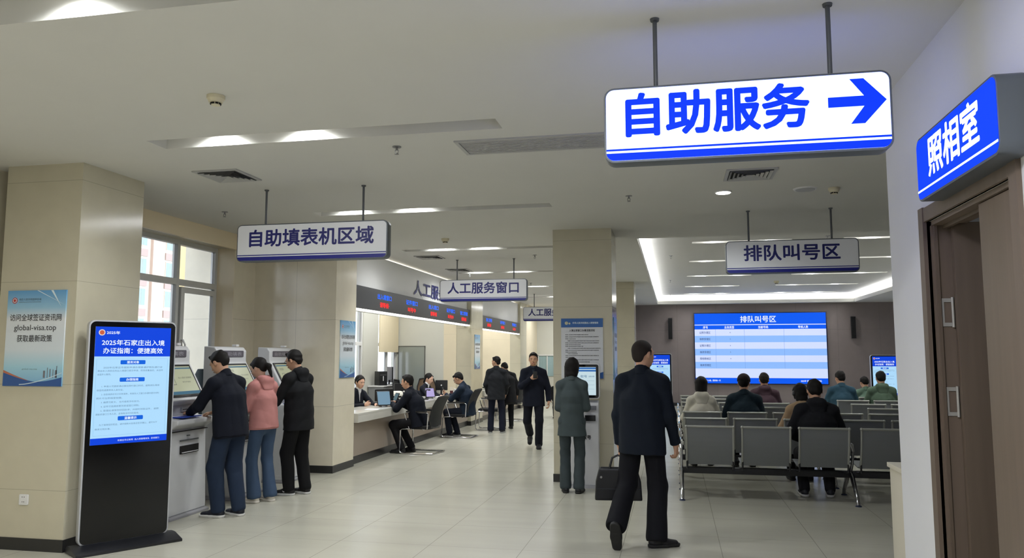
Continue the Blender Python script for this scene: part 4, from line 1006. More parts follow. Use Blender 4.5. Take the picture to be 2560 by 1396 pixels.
class Blob:
    """signed-distance shape; union of tapering capsules / ellipsoids, meshed by surface nets"""
    def __init__(s): s.p = []
    def cap(s, a, b, ra, rb=None, u=None, k=.02, op=1, clip=()):
        a = V3(a); b = V3(b); rb = ra if rb is None else rb
        ra = (ra, ra) if np.isscalar(ra) else ra; rb = (rb, rb) if np.isscalar(rb) else rb
        L = np.linalg.norm(b - a); z = (b - a) / max(L, 1e-6)
        u = V3(1, 0, 0) if u is None else V3(u)
        if abs(np.dot(u, z)) > .95: u = V3(0, 1, 0) if abs(z[1]) < .9 else V3(0, 0, 1)
        x = nrm(u - z * np.dot(u, z)); y = np.cross(z, x); r = max(ra + rb)
        def fn(P):
            q = P - a; tz = q @ z; t = np.clip(tz / max(L, 1e-6), 0, 1); ex = q @ x; ey = q @ y; ez = tz - t * L
            w = ra[0] + (rb[0] - ra[0]) * t; d = ra[1] + (rb[1] - ra[1]) * t; m = np.minimum(w, d)
            e = np.sqrt(ex * ex + ey * ey + ez * ez) + 1e-9; kk = np.sqrt((ex / w) ** 2 + (ey / d) ** 2 + (ez / m) ** 2) + 1e-9
            return e * (1 - 1 / kk)
        s.p.append((fn, np.minimum(a, b) - r, np.maximum(a, b) + r, k, op, clip)); return s
    def ell(s, c, r, R=None, k=.02, op=1, clip=()):
        c = V3(c); r = V3(r); R = np.eye(3) if R is None else R
        def fn(P):
            q = (P - c) @ R; e = np.sqrt((q * q).sum(1)) + 1e-9; kk = np.sqrt(((q / r) ** 2).sum(1)) + 1e-9
            return e * (1 - 1 / kk)
        m = r.max(); s.p.append((fn, c - m, c + m, k, op, clip)); return s
    def eval(s, P, band):
        D = np.full(len(P), 1e3)
        for fn, lo, hi, k, op, clip in s.p:
            g = band + k
            m = np.nonzero(((P > lo - g) & (P < hi + g)).all(1))[0]
            if not len(m): continue
            Q = P[m]; b = fn(Q)
            for (c, n) in clip: b = np.maximum(b, (Q - c) @ n)
            a = D[m]
            if op == 1: h = np.clip(.5 + .5 * (a - b) / k, 0, 1); D[m] = a * (1 - h) + b * h - k * h * (1 - h)
            else: b = -b; h = np.clip(.5 + .5 * (b - a) / k, 0, 1); D[m] = a * (1 - h) + b * h + k * h * (1 - h)
        return D
    def mesh(s, h, post=None, clip=()):
        U = [p for p in s.p if p[4] == 1]; lo = np.min([p[1] for p in U], 0) - .03 - 2 * h; hi = np.max([p[2] for p in U], 0) + .03 + 2 * h
        H = 4 * h; nc = np.ceil((hi - lo) / H).astype(int) + 1
        def full(P, band):
            D = s.eval(P, band)
            if post is not None: D = D + post(P)
            for (c, n) in clip: D = np.maximum(D, (P - c) @ n)
            return D
        gc = np.stack(np.meshgrid(*[np.arange(n + 1) for n in nc], indexing='ij'), -1).reshape(-1, 3)
        Dc = full(lo + gc * H, 3 * H).reshape(nc + 1)
        A = np.abs(Dc) < 1.8 * H
        c8 = [A[i:i + nc[0], j:j + nc[1], k:k + nc[2]] for i in (0, 1) for j in (0, 1) for k in (0, 1)]
        act = np.logical_or.reduce(c8)
        nf = nc * 4 + 1
        F = np.repeat(np.repeat(np.repeat(Dc[:-1, :-1, :-1], 4, 0), 4, 1), 4, 2); F = np.pad(F, ((0, 1),) * 3, mode='edge')
        M_ = np.repeat(np.repeat(np.repeat(act, 4, 0), 4, 1), 4, 2); M_ = np.pad(M_, ((0, 1),) * 3, mode='edge')
        ix = np.argwhere(M_); F[ix[:, 0], ix[:, 1], ix[:, 2]] = full(lo + ix * h, 4 * h + H)
        neg = F < 0; n = nf - 1; cnt = np.zeros(n, np.int8)
        for i in (0, 1):
            for j in (0, 1):
                for k in (0, 1): cnt += neg[i:i + n[0], j:j + n[1], k:k + n[2]]
        ci = np.argwhere((cnt > 0) & (cnt < 8)); vid = np.full(n, -1, np.int64); vid[ci[:, 0], ci[:, 1], ci[:, 2]] = np.arange(len(ci))
        pos = np.zeros((len(ci), 3)); num = np.zeros(len(ci))
        cs = [(i, j, k) for i in (0, 1) for j in (0, 1) for k in (0, 1)]
        for p in cs:
            for ax in range(3):
                if p[ax]: continue
                q = list(p); q[ax] = 1
                a = F[ci[:, 0] + p[0], ci[:, 1] + p[1], ci[:, 2] + p[2]]; b = F[ci[:, 0] + q[0], ci[:, 1] + q[1], ci[:, 2] + q[2]]
                m = (a < 0) != (b < 0); t = np.where(m, a / np.where(m, a - b, 1), 0)
                e = np.tile(np.array(p, float), (len(ci), 1)); e[:, ax] += t; pos += e * m[:, None]; num += m
        V = lo + (ci + pos / num[:, None]) * h; faces = []
        for ax in range(3):
            b1, b2 = [x for x in range(3) if x != ax]
            sl0 = [slice(0, nf[i]) for i in range(3)]; sl1 = list(sl0); sl0[ax] = slice(0, nf[ax] - 1); sl1[ax] = slice(1, nf[ax])
            ch = neg[tuple(sl0)] != neg[tuple(sl1)]; e = np.argwhere(ch)
            e = e[(e[:, b1] > 0) & (e[:, b2] > 0) & (e[:, b1] < n[b1]) & (e[:, b2] < n[b2])]
            def at(d1, d2):
                c = e.copy(); c[:, b1] -= d1; c[:, b2] -= d2; return vid[c[:, 0], c[:, 1], c[:, 2]]
            q = np.stack([at(1, 1), at(0, 1), at(0, 0), at(1, 0)], 1)
            fl = neg[e[:, 0], e[:, 1], e[:, 2]] ^ (ax == 1); q[~fl] = q[~fl][:, ::-1]
            faces.append(q[(q >= 0).all(1)])
        return V, np.concatenate(faces)
    def build(s, name, m, parent, h=.008, sc=1, post=None, clip=(), label=None):
        V, Fc = s.mesh(h, post, clip)
        if not len(V): return None
        me = bpy.data.meshes.new(name); me.vertices.add(len(V)); me.vertices.foreach_set('co', (V * sc).ravel())
        me.loops.add(Fc.size); me.loops.foreach_set('vertex_index', Fc.ravel().astype(np.int32)); me.polygons.add(len(Fc))
        me.polygons.foreach_set('loop_start', np.arange(0, Fc.size, 4, dtype=np.int32)); me.polygons.foreach_set('loop_total', np.full(len(Fc), 4, np.int32))
        me.polygons.foreach_set('use_smooth', np.ones(len(Fc), bool)); me.update(); me.validate(); me.materials.append(m)
        o = bpy.data.objects.new(name, me); COL.objects.link(o); o.parent = parent
        if label: o['label'] = label
        return o


def ik(a, c, l1, l2, pole):
    a = V3(a); c = V3(c); d = c - a; L = np.linalg.norm(d); mx = (l1 + l2) * .995
    if L > mx: c = a + d / L * mx; d = c - a; L = mx
    z = d / L; x = (l1 * l1 - l2 * l2 + L * L) / (2 * L); h = math.sqrt(max(l1 * l1 - x * x, 0)); p = nrm(V3(pole) - z * np.dot(V3(pole), z))
    return a + z * x + p * h, c


def rot(yaw=0, pitch=0, roll=0):
    """columns: right, forward, up; yaw left positive, pitch down positive (degrees)"""
    y, p, r = map(math.radians, (yaw, pitch, roll))
    Rz = np.array([[math.cos(y), -math.sin(y), 0], [math.sin(y), math.cos(y), 0], [0, 0, 1]])
    Rx = np.array([[1, 0, 0], [0, math.cos(p), math.sin(p)], [0, -math.sin(p), math.cos(p)]])
    Ry = np.array([[math.cos(r), 0, math.sin(r)], [0, 1, 0], [-math.sin(r), 0, math.cos(r)]])
    return Rz @ Rx @ Ry


def folds(amp, seed=0, fy=1.0):
    r = np.random.RandomState(seed); K = [(nrm(r.randn(3) * (1, 1, .55)) * r.uniform(14, 34) * fy, r.uniform(0, 6.3), r.uniform(.5, 1)) for _ in range(7)]
    def f(P):
        w = .03 * np.sin(P @ V3(9, 5, 7) + seed)
        return amp * sum(a * (1 - np.abs(np.sin(P @ k + ph + 6 * w))) for k, ph, a in K) / 4 - amp * .8
    return f


skin_m = mat('skin', (196, 152, 124), .5, spec=.4); skin_f = mat('skin fair', (214, 172, 148), .48, spec=.4)
hair_m = mat('black hair', (20, 17, 16), .66, spec=.22, bump=.35, bscale=260); hair_b = mat('cropped hair', (42, 36, 33), .75, spec=.2, bump=.3, bscale=500)
lip_m = mat('lips', (168, 104, 96), .45); eye_m = mat('eye white', (214, 208, 202), .25); iris_m = mat('dark iris', (26, 18, 14), .15)


def cloth(name, c, rough=.85, var=.05): return mat('cloth ' + name, c, rough, spec=.25, var=var, vscale=14, bump=.25, bscale=350)


def person(label, loc, rz, H=1.72, h=.008, pelvis=(0, 0, .93), lean=2, bend=4, twist=0, head=(0, 0), neck=8, group=None,
           hands=((-.25, .0, .82), (.25, .0, .82)), wrist_dirs=None, palms=None, poles=((-.6, -.8, -.2), (.6, -.8, -.2)), curl=(28, 28),
           feet=((-.10, .0, .085, 5, 0), (.10, .0, .085, -5, 0)), knee_poles=((-.15, 1, 0), (.15, 1, 0)), fem=False,
           top=None, topc=None, length=.16, bulk=1.0, collar=True, hood=False, botc=None, flare=0, cuff=.10, shoec=None, sole=None, hair='short', hairm=None, shirt=None,
           glasses=False, earphones=False, band=None, sleeve=1.0, swoosh=False, hemband=False, lapel=None, baggy=0.0):
    s = H / 1.72; root = thing('person', label, 'person', loc, rz, group)
    P = V3(pelvis); la = math.radians(lean); lb = math.radians(lean + bend)
    T1 = V3(0, math.sin(la), math.cos(la)); T2 = V3(0, math.sin(lb), math.cos(lb)); F2 = V3(0, math.cos(lb), -math.sin(lb))
    C = P + T1 * .27; N = C + T2 * .235
    tw = math.radians(twist); R2 = V3(math.cos(tw), math.sin(tw) * math.cos(lb), -math.sin(tw) * math.sin(lb)); Fw = np.cross(T2, R2)
    sw = .142 if fem else .166
    S = [C + T2 * .150 - R2 * sw, C + T2 * .150 + R2 * sw]
    wh, dh, wc, dc = (.150, .108, .126, .098) if fem else (.145, .108, .146, .106)
    # arms
    E = []; Wr = []
    for i in (0, 1):
        e, w = ik(S[i], hands[i], .285, .25, poles[i]); E.append(e); Wr.append(w)
    # legs
    hip = [P + V3(-.088, 0, -.035), P + V3(.088, 0, -.035)]; K = []; A = []
    for i in (0, 1):
        k_, a_ = ik(hip[i], feet[i][:3], .41, .41, knee_poles[i]); K.append(k_); A.append(a_)
    # head
    ln = math.radians(lean + bend + neck); Tn = V3(0, math.sin(ln), math.cos(ln)); Rh = rot(head[0], head[1])
    Hc = N + Tn * .055 + Rh @ V3(0, .012, .098)
    hp = lambda *q: Hc + Rh @ V3(q)
    sk = skin_f if fem else skin_m
    # ---- body: one surface from crown to ankles
    b = Blob()
    b.ell(hp(0, -.012, .022), (.074, .093, .092), Rh, k=.02).ell(hp(0, .020, -.028), (.058 if fem else .062, .064, .082), Rh, k=.03).ell(hp(0, .036, -.078), (.036 if fem else .043, .038, .032), Rh, k=.03)
    for q in (-1, 1):
        b.ell(hp(q * .034, .048, -.028), (.026, .026, .03), Rh, k=.02)
        b.ell(hp(q * .076, -.006, -.010), (.009, .017, .031), Rh, k=.008)
    b.cap(hp(-.034, .076, .020), hp(.034, .076, .020), .011, k=.02)
    for q in (-1, 1): b.ell(hp(q * .031, .099, .002), (.018, .016, .011), Rh, k=.012, op=-1)
    b.cap(hp(0, .086, .006), hp(0, .101, -.028), .008, .0125, k=.012); b.cap(hp(-.010, .092, -.034), hp(.010, .092, -.034), .008, k=.008)
    b.cap(hp(-.017, .085, -.061), hp(.017, .085, -.061), .0085, k=.01)
    b.cap(N - T2 * .03, hp(0, -.018, -.055), .056 if not fem else .046, .052 if not fem else .043, k=.03)
    b.cap(P - T1 * .02, C, (wh - .03, dh - .03), (wc - .03, dc - .03), R2, k=.05).cap(C, C + T2 * .12, (wc - .035, dc - .035), (.075, .05), R2, k=.04)
    b.cap(S[0], S[1], .03, k=.02)
    for i in (0, 1):
        b.cap(S[i], E[i], .040, .036, k=.03); b.cap(E[i], Wr[i], .037, .026, k=.02)
        b.cap(hip[i], K[i], .072, .05, k=.04); b.cap(K[i], A[i], .048, .036, k=.03)
        # hand
        D = nrm(Wr[i] - E[i]) if wrist_dirs is None or wrist_dirs[i] is None else nrm(wrist_dirs[i])
        Np = V3((1, 0, 0) if i == 0 else (-1, 0, 0)) if palms is None or palms[i] is None else V3(palms[i])
        Np = nrm(Np - D * np.dot(Np, D)); Ax = np.cross(D, Np); At = Ax if i == 1 else -Ax
        W0 = Wr[i]; fs = .92 if fem else 1.0
        b.cap(W0, W0 + D * .03, (.026, .020), (.030, .015), Ax, k=.015).cap(W0 + D * .025, W0 + D * .082, (.034 * fs, .014), (.038 * fs, .0125), Ax, k=.015)
        for j, L in enumerate((.072, .080, .074, .058)):
            p = W0 + D * (.084 - .004 * abs(j - 1.3)) + At * (.0285 - .019 * j) * fs; ang = math.radians(curl[i] * .55 + 4 * j * .5)
            for q, fr in enumerate((.45, .31, .24)):
                dv = D * math.cos(ang) + Np * math.sin(ang); r0 = .0092 - .0009 * q; n_ = p + dv * L * fr * fs
                b.cap(p, n_, r0 * fs, (r0 - .0008) * fs, k=.004 if q else .008); p = n_; ang += math.radians(curl[i] * 1.05)
        p = W0 + D * .028 + At * .026; dv = nrm(D * .62 + At * .62 + Np * .38); n1 = p + dv * .045; dv2 = nrm(D * .86 + At * .15 + Np * .48); n2 = n1 + dv2 * .034
        b.cap(p - dv * .01, n1, .014, .0105, k=.012).cap(n1, n2, .0105, .008, k=.005)
        # foot inside the shoe
        b.cap(A[i], A[i] - V3(0, 0, .03), .036, .034, k=.02)
    b.build('body', sk, root, h=min(h, .0065) if h < .009 else h * .8, sc=s)
    # ---- features
    mm = lambda mbb: mbb
    Rm = Matrix([list(r) for r in Rh])
    for q in (-1, 1):
        ew = MB().ell(Vector(hp(q * .031, .078, .002) * s), (.0125 * s, .0085 * s, .0055 * s), 10, 6, Rm).build('eye', eye_m, root, smooth=True)
        MB().ell(Vector(hp(q * .031, .0842, .002) * s), (.0056 * s, .0034 * s, .0050 * s), 8, 6, Rm).build('iris', iris_m, ew, smooth=True)
        Blob().cap(hp(q * .014, .0895, .0175), hp(q * .030, .0885, .0225), .0032, .004, k=.003).cap(hp(q * .030, .0885, .0225), hp(q * .048, .078, .0165), .004, .0025, k=.003).build('eyebrow', hair_m, root, h=.0035, sc=s)
    Blob().cap(hp(-.017, .0895, -.061), hp(.017, .0895, -.061), (.007, .0055), (.007, .0055), k=.003).ell(hp(0, .092, -.064), (.014, .006, .005), Rh, k=.006).build('mouth', lip_m, root, h=.003, sc=s)
    hm = hairm or hair_m
    # ---- hair
    hb = Blob(); n1 = Rh @ nrm(V3(0, .686, -.728)); hx = .0 if hair == 'buzz' else .008
    front = hp(0, .067, .080)
    hb.ell(hp(0, -.020, .033), (.077 + hx * .5, .097 + hx * .5, .089 + hx * .6), Rh, k=.01, clip=((front, n1),))
    hb.ell(hp(0, -.032, -.012), (.073 + hx * .5, .074 + hx * .5, .070), Rh, k=.015, clip=((hp(0, -.052, -.02), Rh @ nrm(V3(0, 1, -.1))), (hp(0, 0, -.072), Rh @ V3(0, 0, -1))))
    for q in (-1, 1): hb.cap(hp(q * .070, .020, .03), hp(q * .0715, .020, -.006), .008, .004, k=.01)
    if hair in ('short', 'cap'): hb.cap(hp(-.034, .052, .094), hp(.040, .046, .096), .013, .012, k=.02)
    if hair == 'swept': hb.cap(hp(-.045, .056, .080), hp(.03, .066, .088), .018, .020, k=.02).cap(hp(.02, .066, .088), hp(.058, .045, .065), .018, .014, k=.02)
    if hair == 'bob':
        cl = ((hp(0, .012, 0), Rh @ V3(0, 1, 0)),)
        hb.cap(hp(0, -.022, .03), hp(0, -.03, -.095), (.090, .086), (.080, .062), Rh @ V3(1, 0, 0), k=.02, clip=cl)
        for q in (-1, 1): hb.cap(hp(q * .072, .03, .05), hp(q * .072, .02, -.07), .018, .014, k=.02)
        hb.cap(hp(-.045, .062, .068), hp(.045, .062, .068), .016, k=.02)
    if hair in ('pony', 'bun', 'tied'):
        for q in (-1, 1): hb.cap(hp(q * .045, .055, .070), hp(q * .074, .008, .012), .012, .009, k=.02)
        if hair == 'pony': hb.cap(hp(0, -.105, .005), hp(0, -.135, -.03), .028, .032, k=.01).cap(hp(0, -.135, -.03), hp(.01, -.128, -.165), .033, .010, k=.02)
        if hair == 'bun': hb.ell(hp(0, -.118, -.02), (.042, .034, .04), Rh, k=.012)
        if hair == 'tied': hb.cap(hp(0, -.095, -.03), hp(0, -.10, -.12), .03, .018, k=.02)
    r_ = np.random.RandomState(int(abs(loc[0] * 100 + loc[1] * 10)) % 999); kk = [(nrm(r_.randn(3)) * r_.uniform(60, 120), r_.uniform(0, 6)) for _ in range(5)]
    hb.build('hair', hm, root, h=max(.0045, min(h * .75, .006)), sc=s, post=(lambda Q: .0013 * sum(np.sin(Q @ a + c) for a, c in kk)) if hair != 'buzz' else None)
    if hair == 'pony': MB().ell(Vector(hp(0, -.112, .0) * s), (.022 * s, .014 * s, .022 * s), 10, 8, Rm).build('hair_tie', black, root, smooth=True)
    if hair == 'cap':
        cb = Blob().ell(hp(0, -.014, .038), (.092, .11, .098), Rh, k=.01, clip=((hp(0, 0, .016), Rh @ V3(0, -.12, -1)),)).cap(hp(-.05, .095, .032), hp(.05, .095, .032), (.05, .008), (.05, .008), Rh @ V3(0, 1, 0), k=.01)
        cb.build('cap', cloth('cap', (44, 34, 34)), root, h=.007, sc=s)
    if glasses:
        g_ = MB()
        for q in (-1, 1):
            g_.tube([Vector(hp(q * .033 + .023 * math.cos(a), .094, .002 + .017 * math.sin(a)) * s) for a in [2 * PI * i / 16 for i in range(16)]], .0014 * s, 5, closed=True)
            g_.tube([Vector(hp(q * .056, .092, .006) * s), Vector(hp(q * .080, .05, .006) * s), Vector(hp(q * .082, -.01, .006) * s)], .0014 * s, 5)
        g_.tube([Vector(hp(-.010, .095, .006) * s), Vector(hp(.010, .095, .006) * s)], .0014 * s, 5); g_.build('glasses', black, root)
    if earphones:
        e_ = Blob()
        for q in (-1, 1): e_.ell(hp(q * .088, -.002, -.01), (.018, .034, .038), Rh, k=.005)
        e_.build('headphones', black, root, h=.005, sc=s)
    # ---- trousers
    bm_ = cloth(*botc); t = Blob()
    t.cap(P - V3(.055, 0, .04), P + V3(.055, 0, -.04), .098, k=.04)
    t.cap(P, P + T1 * .06, (wh - .004, dh - .004), (wh - .015, dh - .01), R2, k=.03)
    for i in (0, 1):
        sd = nrm(A[i] - K[i]); end = A[i] - sd * (cuff - .085 + .0)
        t.cap(hip[i] + V3(0, 0, -.01), K[i], .090 if not fem else .086, (.066 if not fem else .061) + baggy, k=.03)
        t.cap(K[i], A[i], (.067 if not fem else .062) + baggy, .056 + flare + baggy * .5, k=.03, clip=((A[i] + sd * .035, sd),))
    t.build('trousers', bm_, root, h=h, sc=s, post=folds(.011, 3 + len(label)))
    # ---- top
    tm = cloth(*topc); g = Blob(); bu = (.028 * bulk) if not fem else .022 * bulk
    hemc = P - T1 * length
    hem = ((hemc, -T1),)
    wb = (wh + bu + (.018 if length > .08 else .006), dh + bu + .01)
    if fem and bulk < 1.2 and length > .1:
        Wp = P + T1 * .12; wn = (wh + bu - .028, dh + bu - .012)
        g.cap(hemc, Wp, wb, wn, R2, k=.03, clip=hem).cap(Wp, C, wn, (wc + bu, dc + bu), R2, k=.03)
    else: g.cap(hemc, C, wb, (wc + bu, dc + bu), R2, k=.03, clip=hem)
    g.cap(C, C + T2 * .12, (wc + bu, dc + bu * .9), (.112, .085), R2, k=.03)
    for q in (0, 1): g.cap(N - T2 * .022 + R2 * .03 * (2 * q - 1), S[q], .056, .058 + .006 * bulk, k=.03)
    g.cap(C + T2 * .12, N - T2 * .01, .085, .058, k=.03)
    for i in (0, 1):
        ad = nrm(Wr[i] - E[i]); we = Wr[i] - ad * .005 - ad * (.25 * (1 - sleeve))
        g.cap(S[i] - T2 * .004, E[i], (.056 + .006 * bulk) * (.9 if fem else 1), (.050 + .004 * bulk) * (.9 if fem else 1), k=.03); g.cap(E[i], we, (.050 + .003 * bulk) * (.9 if fem else 1), .039 * (.92 if fem else 1), k=.02, clip=((we, ad),))
    if shirt: g.cap(N + Fw * .060 + T2 * .01, C + T2 * .03 + Fw * (dc + bu + .004), (.036, .03), (.004, .02), R2, k=.004, op=-1)
    g.build(top or 'jacket', tm, root, h=h, sc=s, post=folds(.011 * bulk, len(label)))
    if collar:
        cb = Blob().cap(N - T2 * .02, N + Tn * .032, (.076, .078), (.066, .069), k=.01, clip=((N + Tn * .034, nrm(Tn + Fw * .35)), (N - T2 * .022, -T2)))
        cb.cap(N - T2 * .02, N + Tn * .06, .055, .055, k=.004, op=-1); cb.build('collar', tm, root, h=min(h, .006), sc=s)
    if hood:
        hb2 = Blob().cap(N - T2 * .005 - Fw * .055 - R2 * .05, N - T2 * .005 - Fw * .055 + R2 * .05, (.052, .058), None, T2, k=.03).cap(N - Fw * .07 - T2 * .03, N - Fw * .085 - T2 * .12, (.100, .034), (.072, .022), R2, k=.04)
        for q in (-1, 1): hb2.cap(N - Fw * .03 + R2 * .07 * q + T2 * .01, N + Fw * .045 + R2 * .052 * q - T2 * .015, .030, .020, k=.03)
        hb2.build('hood', tm, root, h=h, sc=s, post=folds(.006, 5))
    if hemband:
        hbm = Blob().cap(hemc - T1 * .0, hemc + T1 * .03, (wh + bu + .012, dh + bu + .006), None, R2, k=.005, clip=((hemc - T1 * .02, -T1), (hemc + T1 * .035, T1))); hbm.build('hem_band', tm, root, h=min(h, .007), sc=s)
    if shirt:
        fz = C + T2 * .15 + Fw * (dc - .0); v = [N + Fw * .055 - R2 * .045, N + Fw * .055 + R2 * .045, C + T2 * .03 + Fw * (dc + bu + .006)]
        sb = Blob().cap(N + Fw * .02 - T2 * .02, N + Tn * .035 + Fw * .004, .054, .056, k=.01).cap(N + Fw * .040 - T2 * .02, C + T2 * .03 + Fw * (dc + bu * .35), (.045, .016), (.014, .012), R2, k=.015)
        sb.build('shirt', cloth(*shirt), root, h=.005, sc=s)
    if lapel:
        for q in (-1, 1): Blob().cap(N + Fw * .052 + R2 * q * .055, C + T2 * .03 + Fw * (dc + bu * .95) + R2 * q * .012, (.018, .010), (.012, .009), R2, k=.01).build('lapel', tm, root, h=.005, sc=s)
    # ---- shoes
    sm_ = mat('shoe ' + shoec[0], shoec[1], .5, spec=.4); so = sole or (24, 24, 25); so_m = mat('sole %d %d %d' % so, so, .6)
    for i in (0, 1):
        fy, fp = feet[i][3], feet[i][4]; Rf = rot(fy, fp); f = lambda x, y, z: A[i] + Rf @ V3(x, y, z - .085)
        U = Rf @ V3(0, 0, 1); u = Blob(); bot = ((f(0, 0, .018), -U),)
        u.cap(f(0, -.035, .045), f(0, .07, .040), (.036, .040), (.043, .034), Rf @ V3(1, 0, 0), k=.02, clip=bot).cap(f(0, .07, .038), f(0, .165, .030), (.043, .032), (.036, .022), Rf @ V3(1, 0, 0), k=.02, clip=bot)
        u.cap(f(0, -.02, .05), f(0, -.01, .095), .038, .040, k=.02).cap(f(0, .02, .06), f(0, .05, .06), .03, .024, k=.02)
        so_o = u.build('shoe', sm_, root, h=min(h, .007), sc=s)
        w = Blob(); cc2 = ((f(0, 0, .0), -U), (f(0, 0, .026), U))
        w.cap(f(0, -.035, .02), f(0, .07, .02), (.042, .05), (.048, .05), Rf @ V3(1, 0, 0), k=.01, clip=cc2).cap(f(0, .07, .02), f(0, .165, .02), (.048, .05), (.041, .042), Rf @ V3(1, 0, 0), k=.01, clip=cc2)
        w.build('sole', so_m, so_o, h=min(h, .006), sc=s)
        if swoosh:
            sx = -1 if i == 0 else 1
            MB().tube([Vector(f(sx * .043, .06, .058) * s), Vector(f(sx * .048, .045, .045) * s), Vector(f(sx * .048, .01, .05) * s), Vector(f(sx * .044, -.02, .062) * s)], [.001, .005, .0035, .001], 6).build('side_mark', white_pl, so_o)
    return root, dict(Wr=[w * s for w in Wr], Hc=Hc * s, E=E, N=N * s, C=C * s)

# ------------------------------------------------------------------ the people in the hall
BLK = ('black', (24, 24, 27)); NAVY = ('navy', (15, 20, 34)); DK = ('charcoal', (24, 25, 31)); DENIM = ('dark denim', (34, 46, 66))


def world(loc, rz, p): c, s_ = math.cos(rz), math.sin(rz); return Vector((loc[0] + c * p[0] - s_ * p[1], loc[1] + s_ * p[0] + c * p[1], p[2]))


# man with the briefcase, walking away in front
L0, R0 = (-.275, 6.86, 0), -.22
_, I = person('man in a dark navy jacket walking away in the foreground with a black briefcase', L0, R0, H=1.755, h=.0065, pelvis=(0, -.03, .925), lean=1, bend=5, twist=-4, head=(-34, 2), neck=6,
              hands=((-.215, .02, .80), (.265, .07, .80)), poles=((-.5, -.8, 0), (.5, -.9, 0)), curl=(62, 50), wrist_dirs=((0, .05, -1), (.05, .12, -1)), palms=((1, .3, 0), (-1, .2, 0)),
              feet=((-.15, -.31, .21, 8, 62), (.115, -.06, .085, -52, 0)), knee_poles=((-.1, 1, 0), (.1, 1, 0)), topc=('deep navy', (12, 20, 31)), length=.17, bulk=1.35, botc=('black navy', (13, 14, 20)), flare=.022, baggy=.012,
              shoec=('black leather', (26, 26, 30)), hair='buzz', hairm=hair_b)
hw = world(L0, R0, I['Wr'][0]); hx, hy, hz = hw.x, hw.y, hw.z - .105
t = thing('briefcase', 'black briefcase carried by the man walking in the foreground', 'briefcase', (hx - .015, hy + .0, 0), .12)
bgm = mat('black bag leather', (14, 15, 20), .42, spec=.4); zb = hz - .375
MB().prism([(-.205, zb), (.205, zb), (.195, zb + .16), (.165, zb + .275), (-.165, zb + .275), (-.195, zb + .16)], 1, -.05, .05).build('bag_body', bgm, t, bevel=.022, seg=4)
MB().tube([(-.19, -.051, zb + .10), (.19, -.051, zb + .10)], .004, 6).tube([(-.15, 0, zb + .277), (.15, 0, zb + .277)], .005, 6).build('zip', mat('zip dark', (40, 42, 50), .4), t)
for y in (-.032, .032): MB().tube([(-.075, y, zb + .22), (-.07, y, zb + .29), (-.05, y * .6, zb + .36), (0, y * .3, zb + .383), (.05, y * .6, zb + .36), (.07, y, zb + .29), (.075, y, zb + .22)], .008, 8).build('handle', bgm, t, smooth=True)
MB().cyl((-.15, -.052, zb + .20), (-.15, -.056, zb + .20), .010, n=10).build('buckle', steel, t)

# three people at the kiosks
person('man in navy jacket and dark jeans bending over the nearest kiosk', (-4.40, 7.16, 0), PI / 2 - .25, H=1.70, h=.007, pelvis=(0, 0, .925), lean=7, bend=10, head=(8, 30), neck=8,
       hands=((-.11, .47, 1.03), (.12, .36, 1.02)), poles=((-.7, -.7, -.5), (.7, -.7, -.5)), palms=((.2, 0, -1), (0, 0, -1)), wrist_dirs=((.1, 1, -.1), (-.2, 1, -.1)), curl=(22, 30),
       topc=('navy nylon', (14, 18, 30)), length=.12, bulk=1.15, hemband=True, botc=DENIM, flare=.004, shoec=('navy knit', (22, 26, 38)), sole=(205, 204, 200), feet=((-.07, .06, .085, 14, 0), (.09, -.06, .085, -8, 0)), baggy=.012)
person('woman in a pink hoodie and blue jeans with a ponytail at the middle kiosk', (-4.48, 7.95, 0), PI / 2 - .30, H=1.60, h=.007, fem=True, pelvis=(0, 0, .93), lean=2, bend=6, head=(14, 22), neck=8,
       hands=((-.10, .31, 1.06), (.08, .33, 1.08)), poles=((-.7, -.7, -.6), (.7, -.7, -.6)), palms=((0, 0, -1), (0, 0, -1)), wrist_dirs=((.3, 1, 0), (-.3, 1, 0)),
       top='hoodie', topc=('pink fleece', (186, 128, 124)), hood=True, collar=False, hemband=True, bulk=1.35, length=.06, botc=('blue denim', (62, 80, 104)), flare=.022, shoec=('white canvas', (205, 198, 186)), sole=(214, 208, 198), hair='pony',
       feet=((-.09, .03, .085, 10, 0), (.09, -.05, .085, -8, 0)))
person('man in a black hooded jacket and black trousers at the farthest kiosk, wearing glasses', (-4.31, 8.44, 0), PI / 2 - .22, H=1.69, h=.007, pelvis=(0, 0, .93), lean=1, bend=6, head=(10, 20), neck=10,
       hands=((-.10, .30, 1.20), (.10, .32, 1.22)), poles=((-.8, -.6, -.8), (.8, -.6, -.8)), palms=((0, -.2, -1), (0, -.2, -1)), wrist_dirs=((.2, 1, .3), (-.2, 1, .3)),
       topc=('matt black', (20, 21, 24)), hood=True, bulk=1.35, length=.17, botc=('matt black trousers', (17, 17, 19)), flare=.006, shoec=('black mesh', (24, 24, 26)), sole=(200, 200, 198), swoosh=True, glasses=True,
       feet=((-.08, .05, .085, 12, 0), (.09, -.05, .085, -8, 0)), baggy=.008)
# woman at the ticket kiosk
person('woman in a grey trouser suit with a black bob at the ticket kiosk', (-1.20, 9.22, 0), .04, H=1.59, h=.007, fem=True, pelvis=(0, 0, .93), lean=1, bend=5, head=(0, 10),
       hands=((-.10, .24, 1.05), (.12, .27, 1.06)), poles=((-.35, -1, -.7), (.4, -1, -.7)), palms=((0, 0, -1), (0, 0, -1)), wrist_dirs=((.3, 1, .1), (0, 1, .1)),
       topc=('grey wool', (66, 76, 78)), bulk=.8, length=.215, botc=('grey wool trousers', (60, 69, 72)), flare=.014, shoec=('black flat', (28, 30, 34)), hair='bob', shirt=('pale blouse', (190, 190, 190)), feet=((-.085, 0, .085, 10, 0), (.085, -.03, .085, -10, 0)))
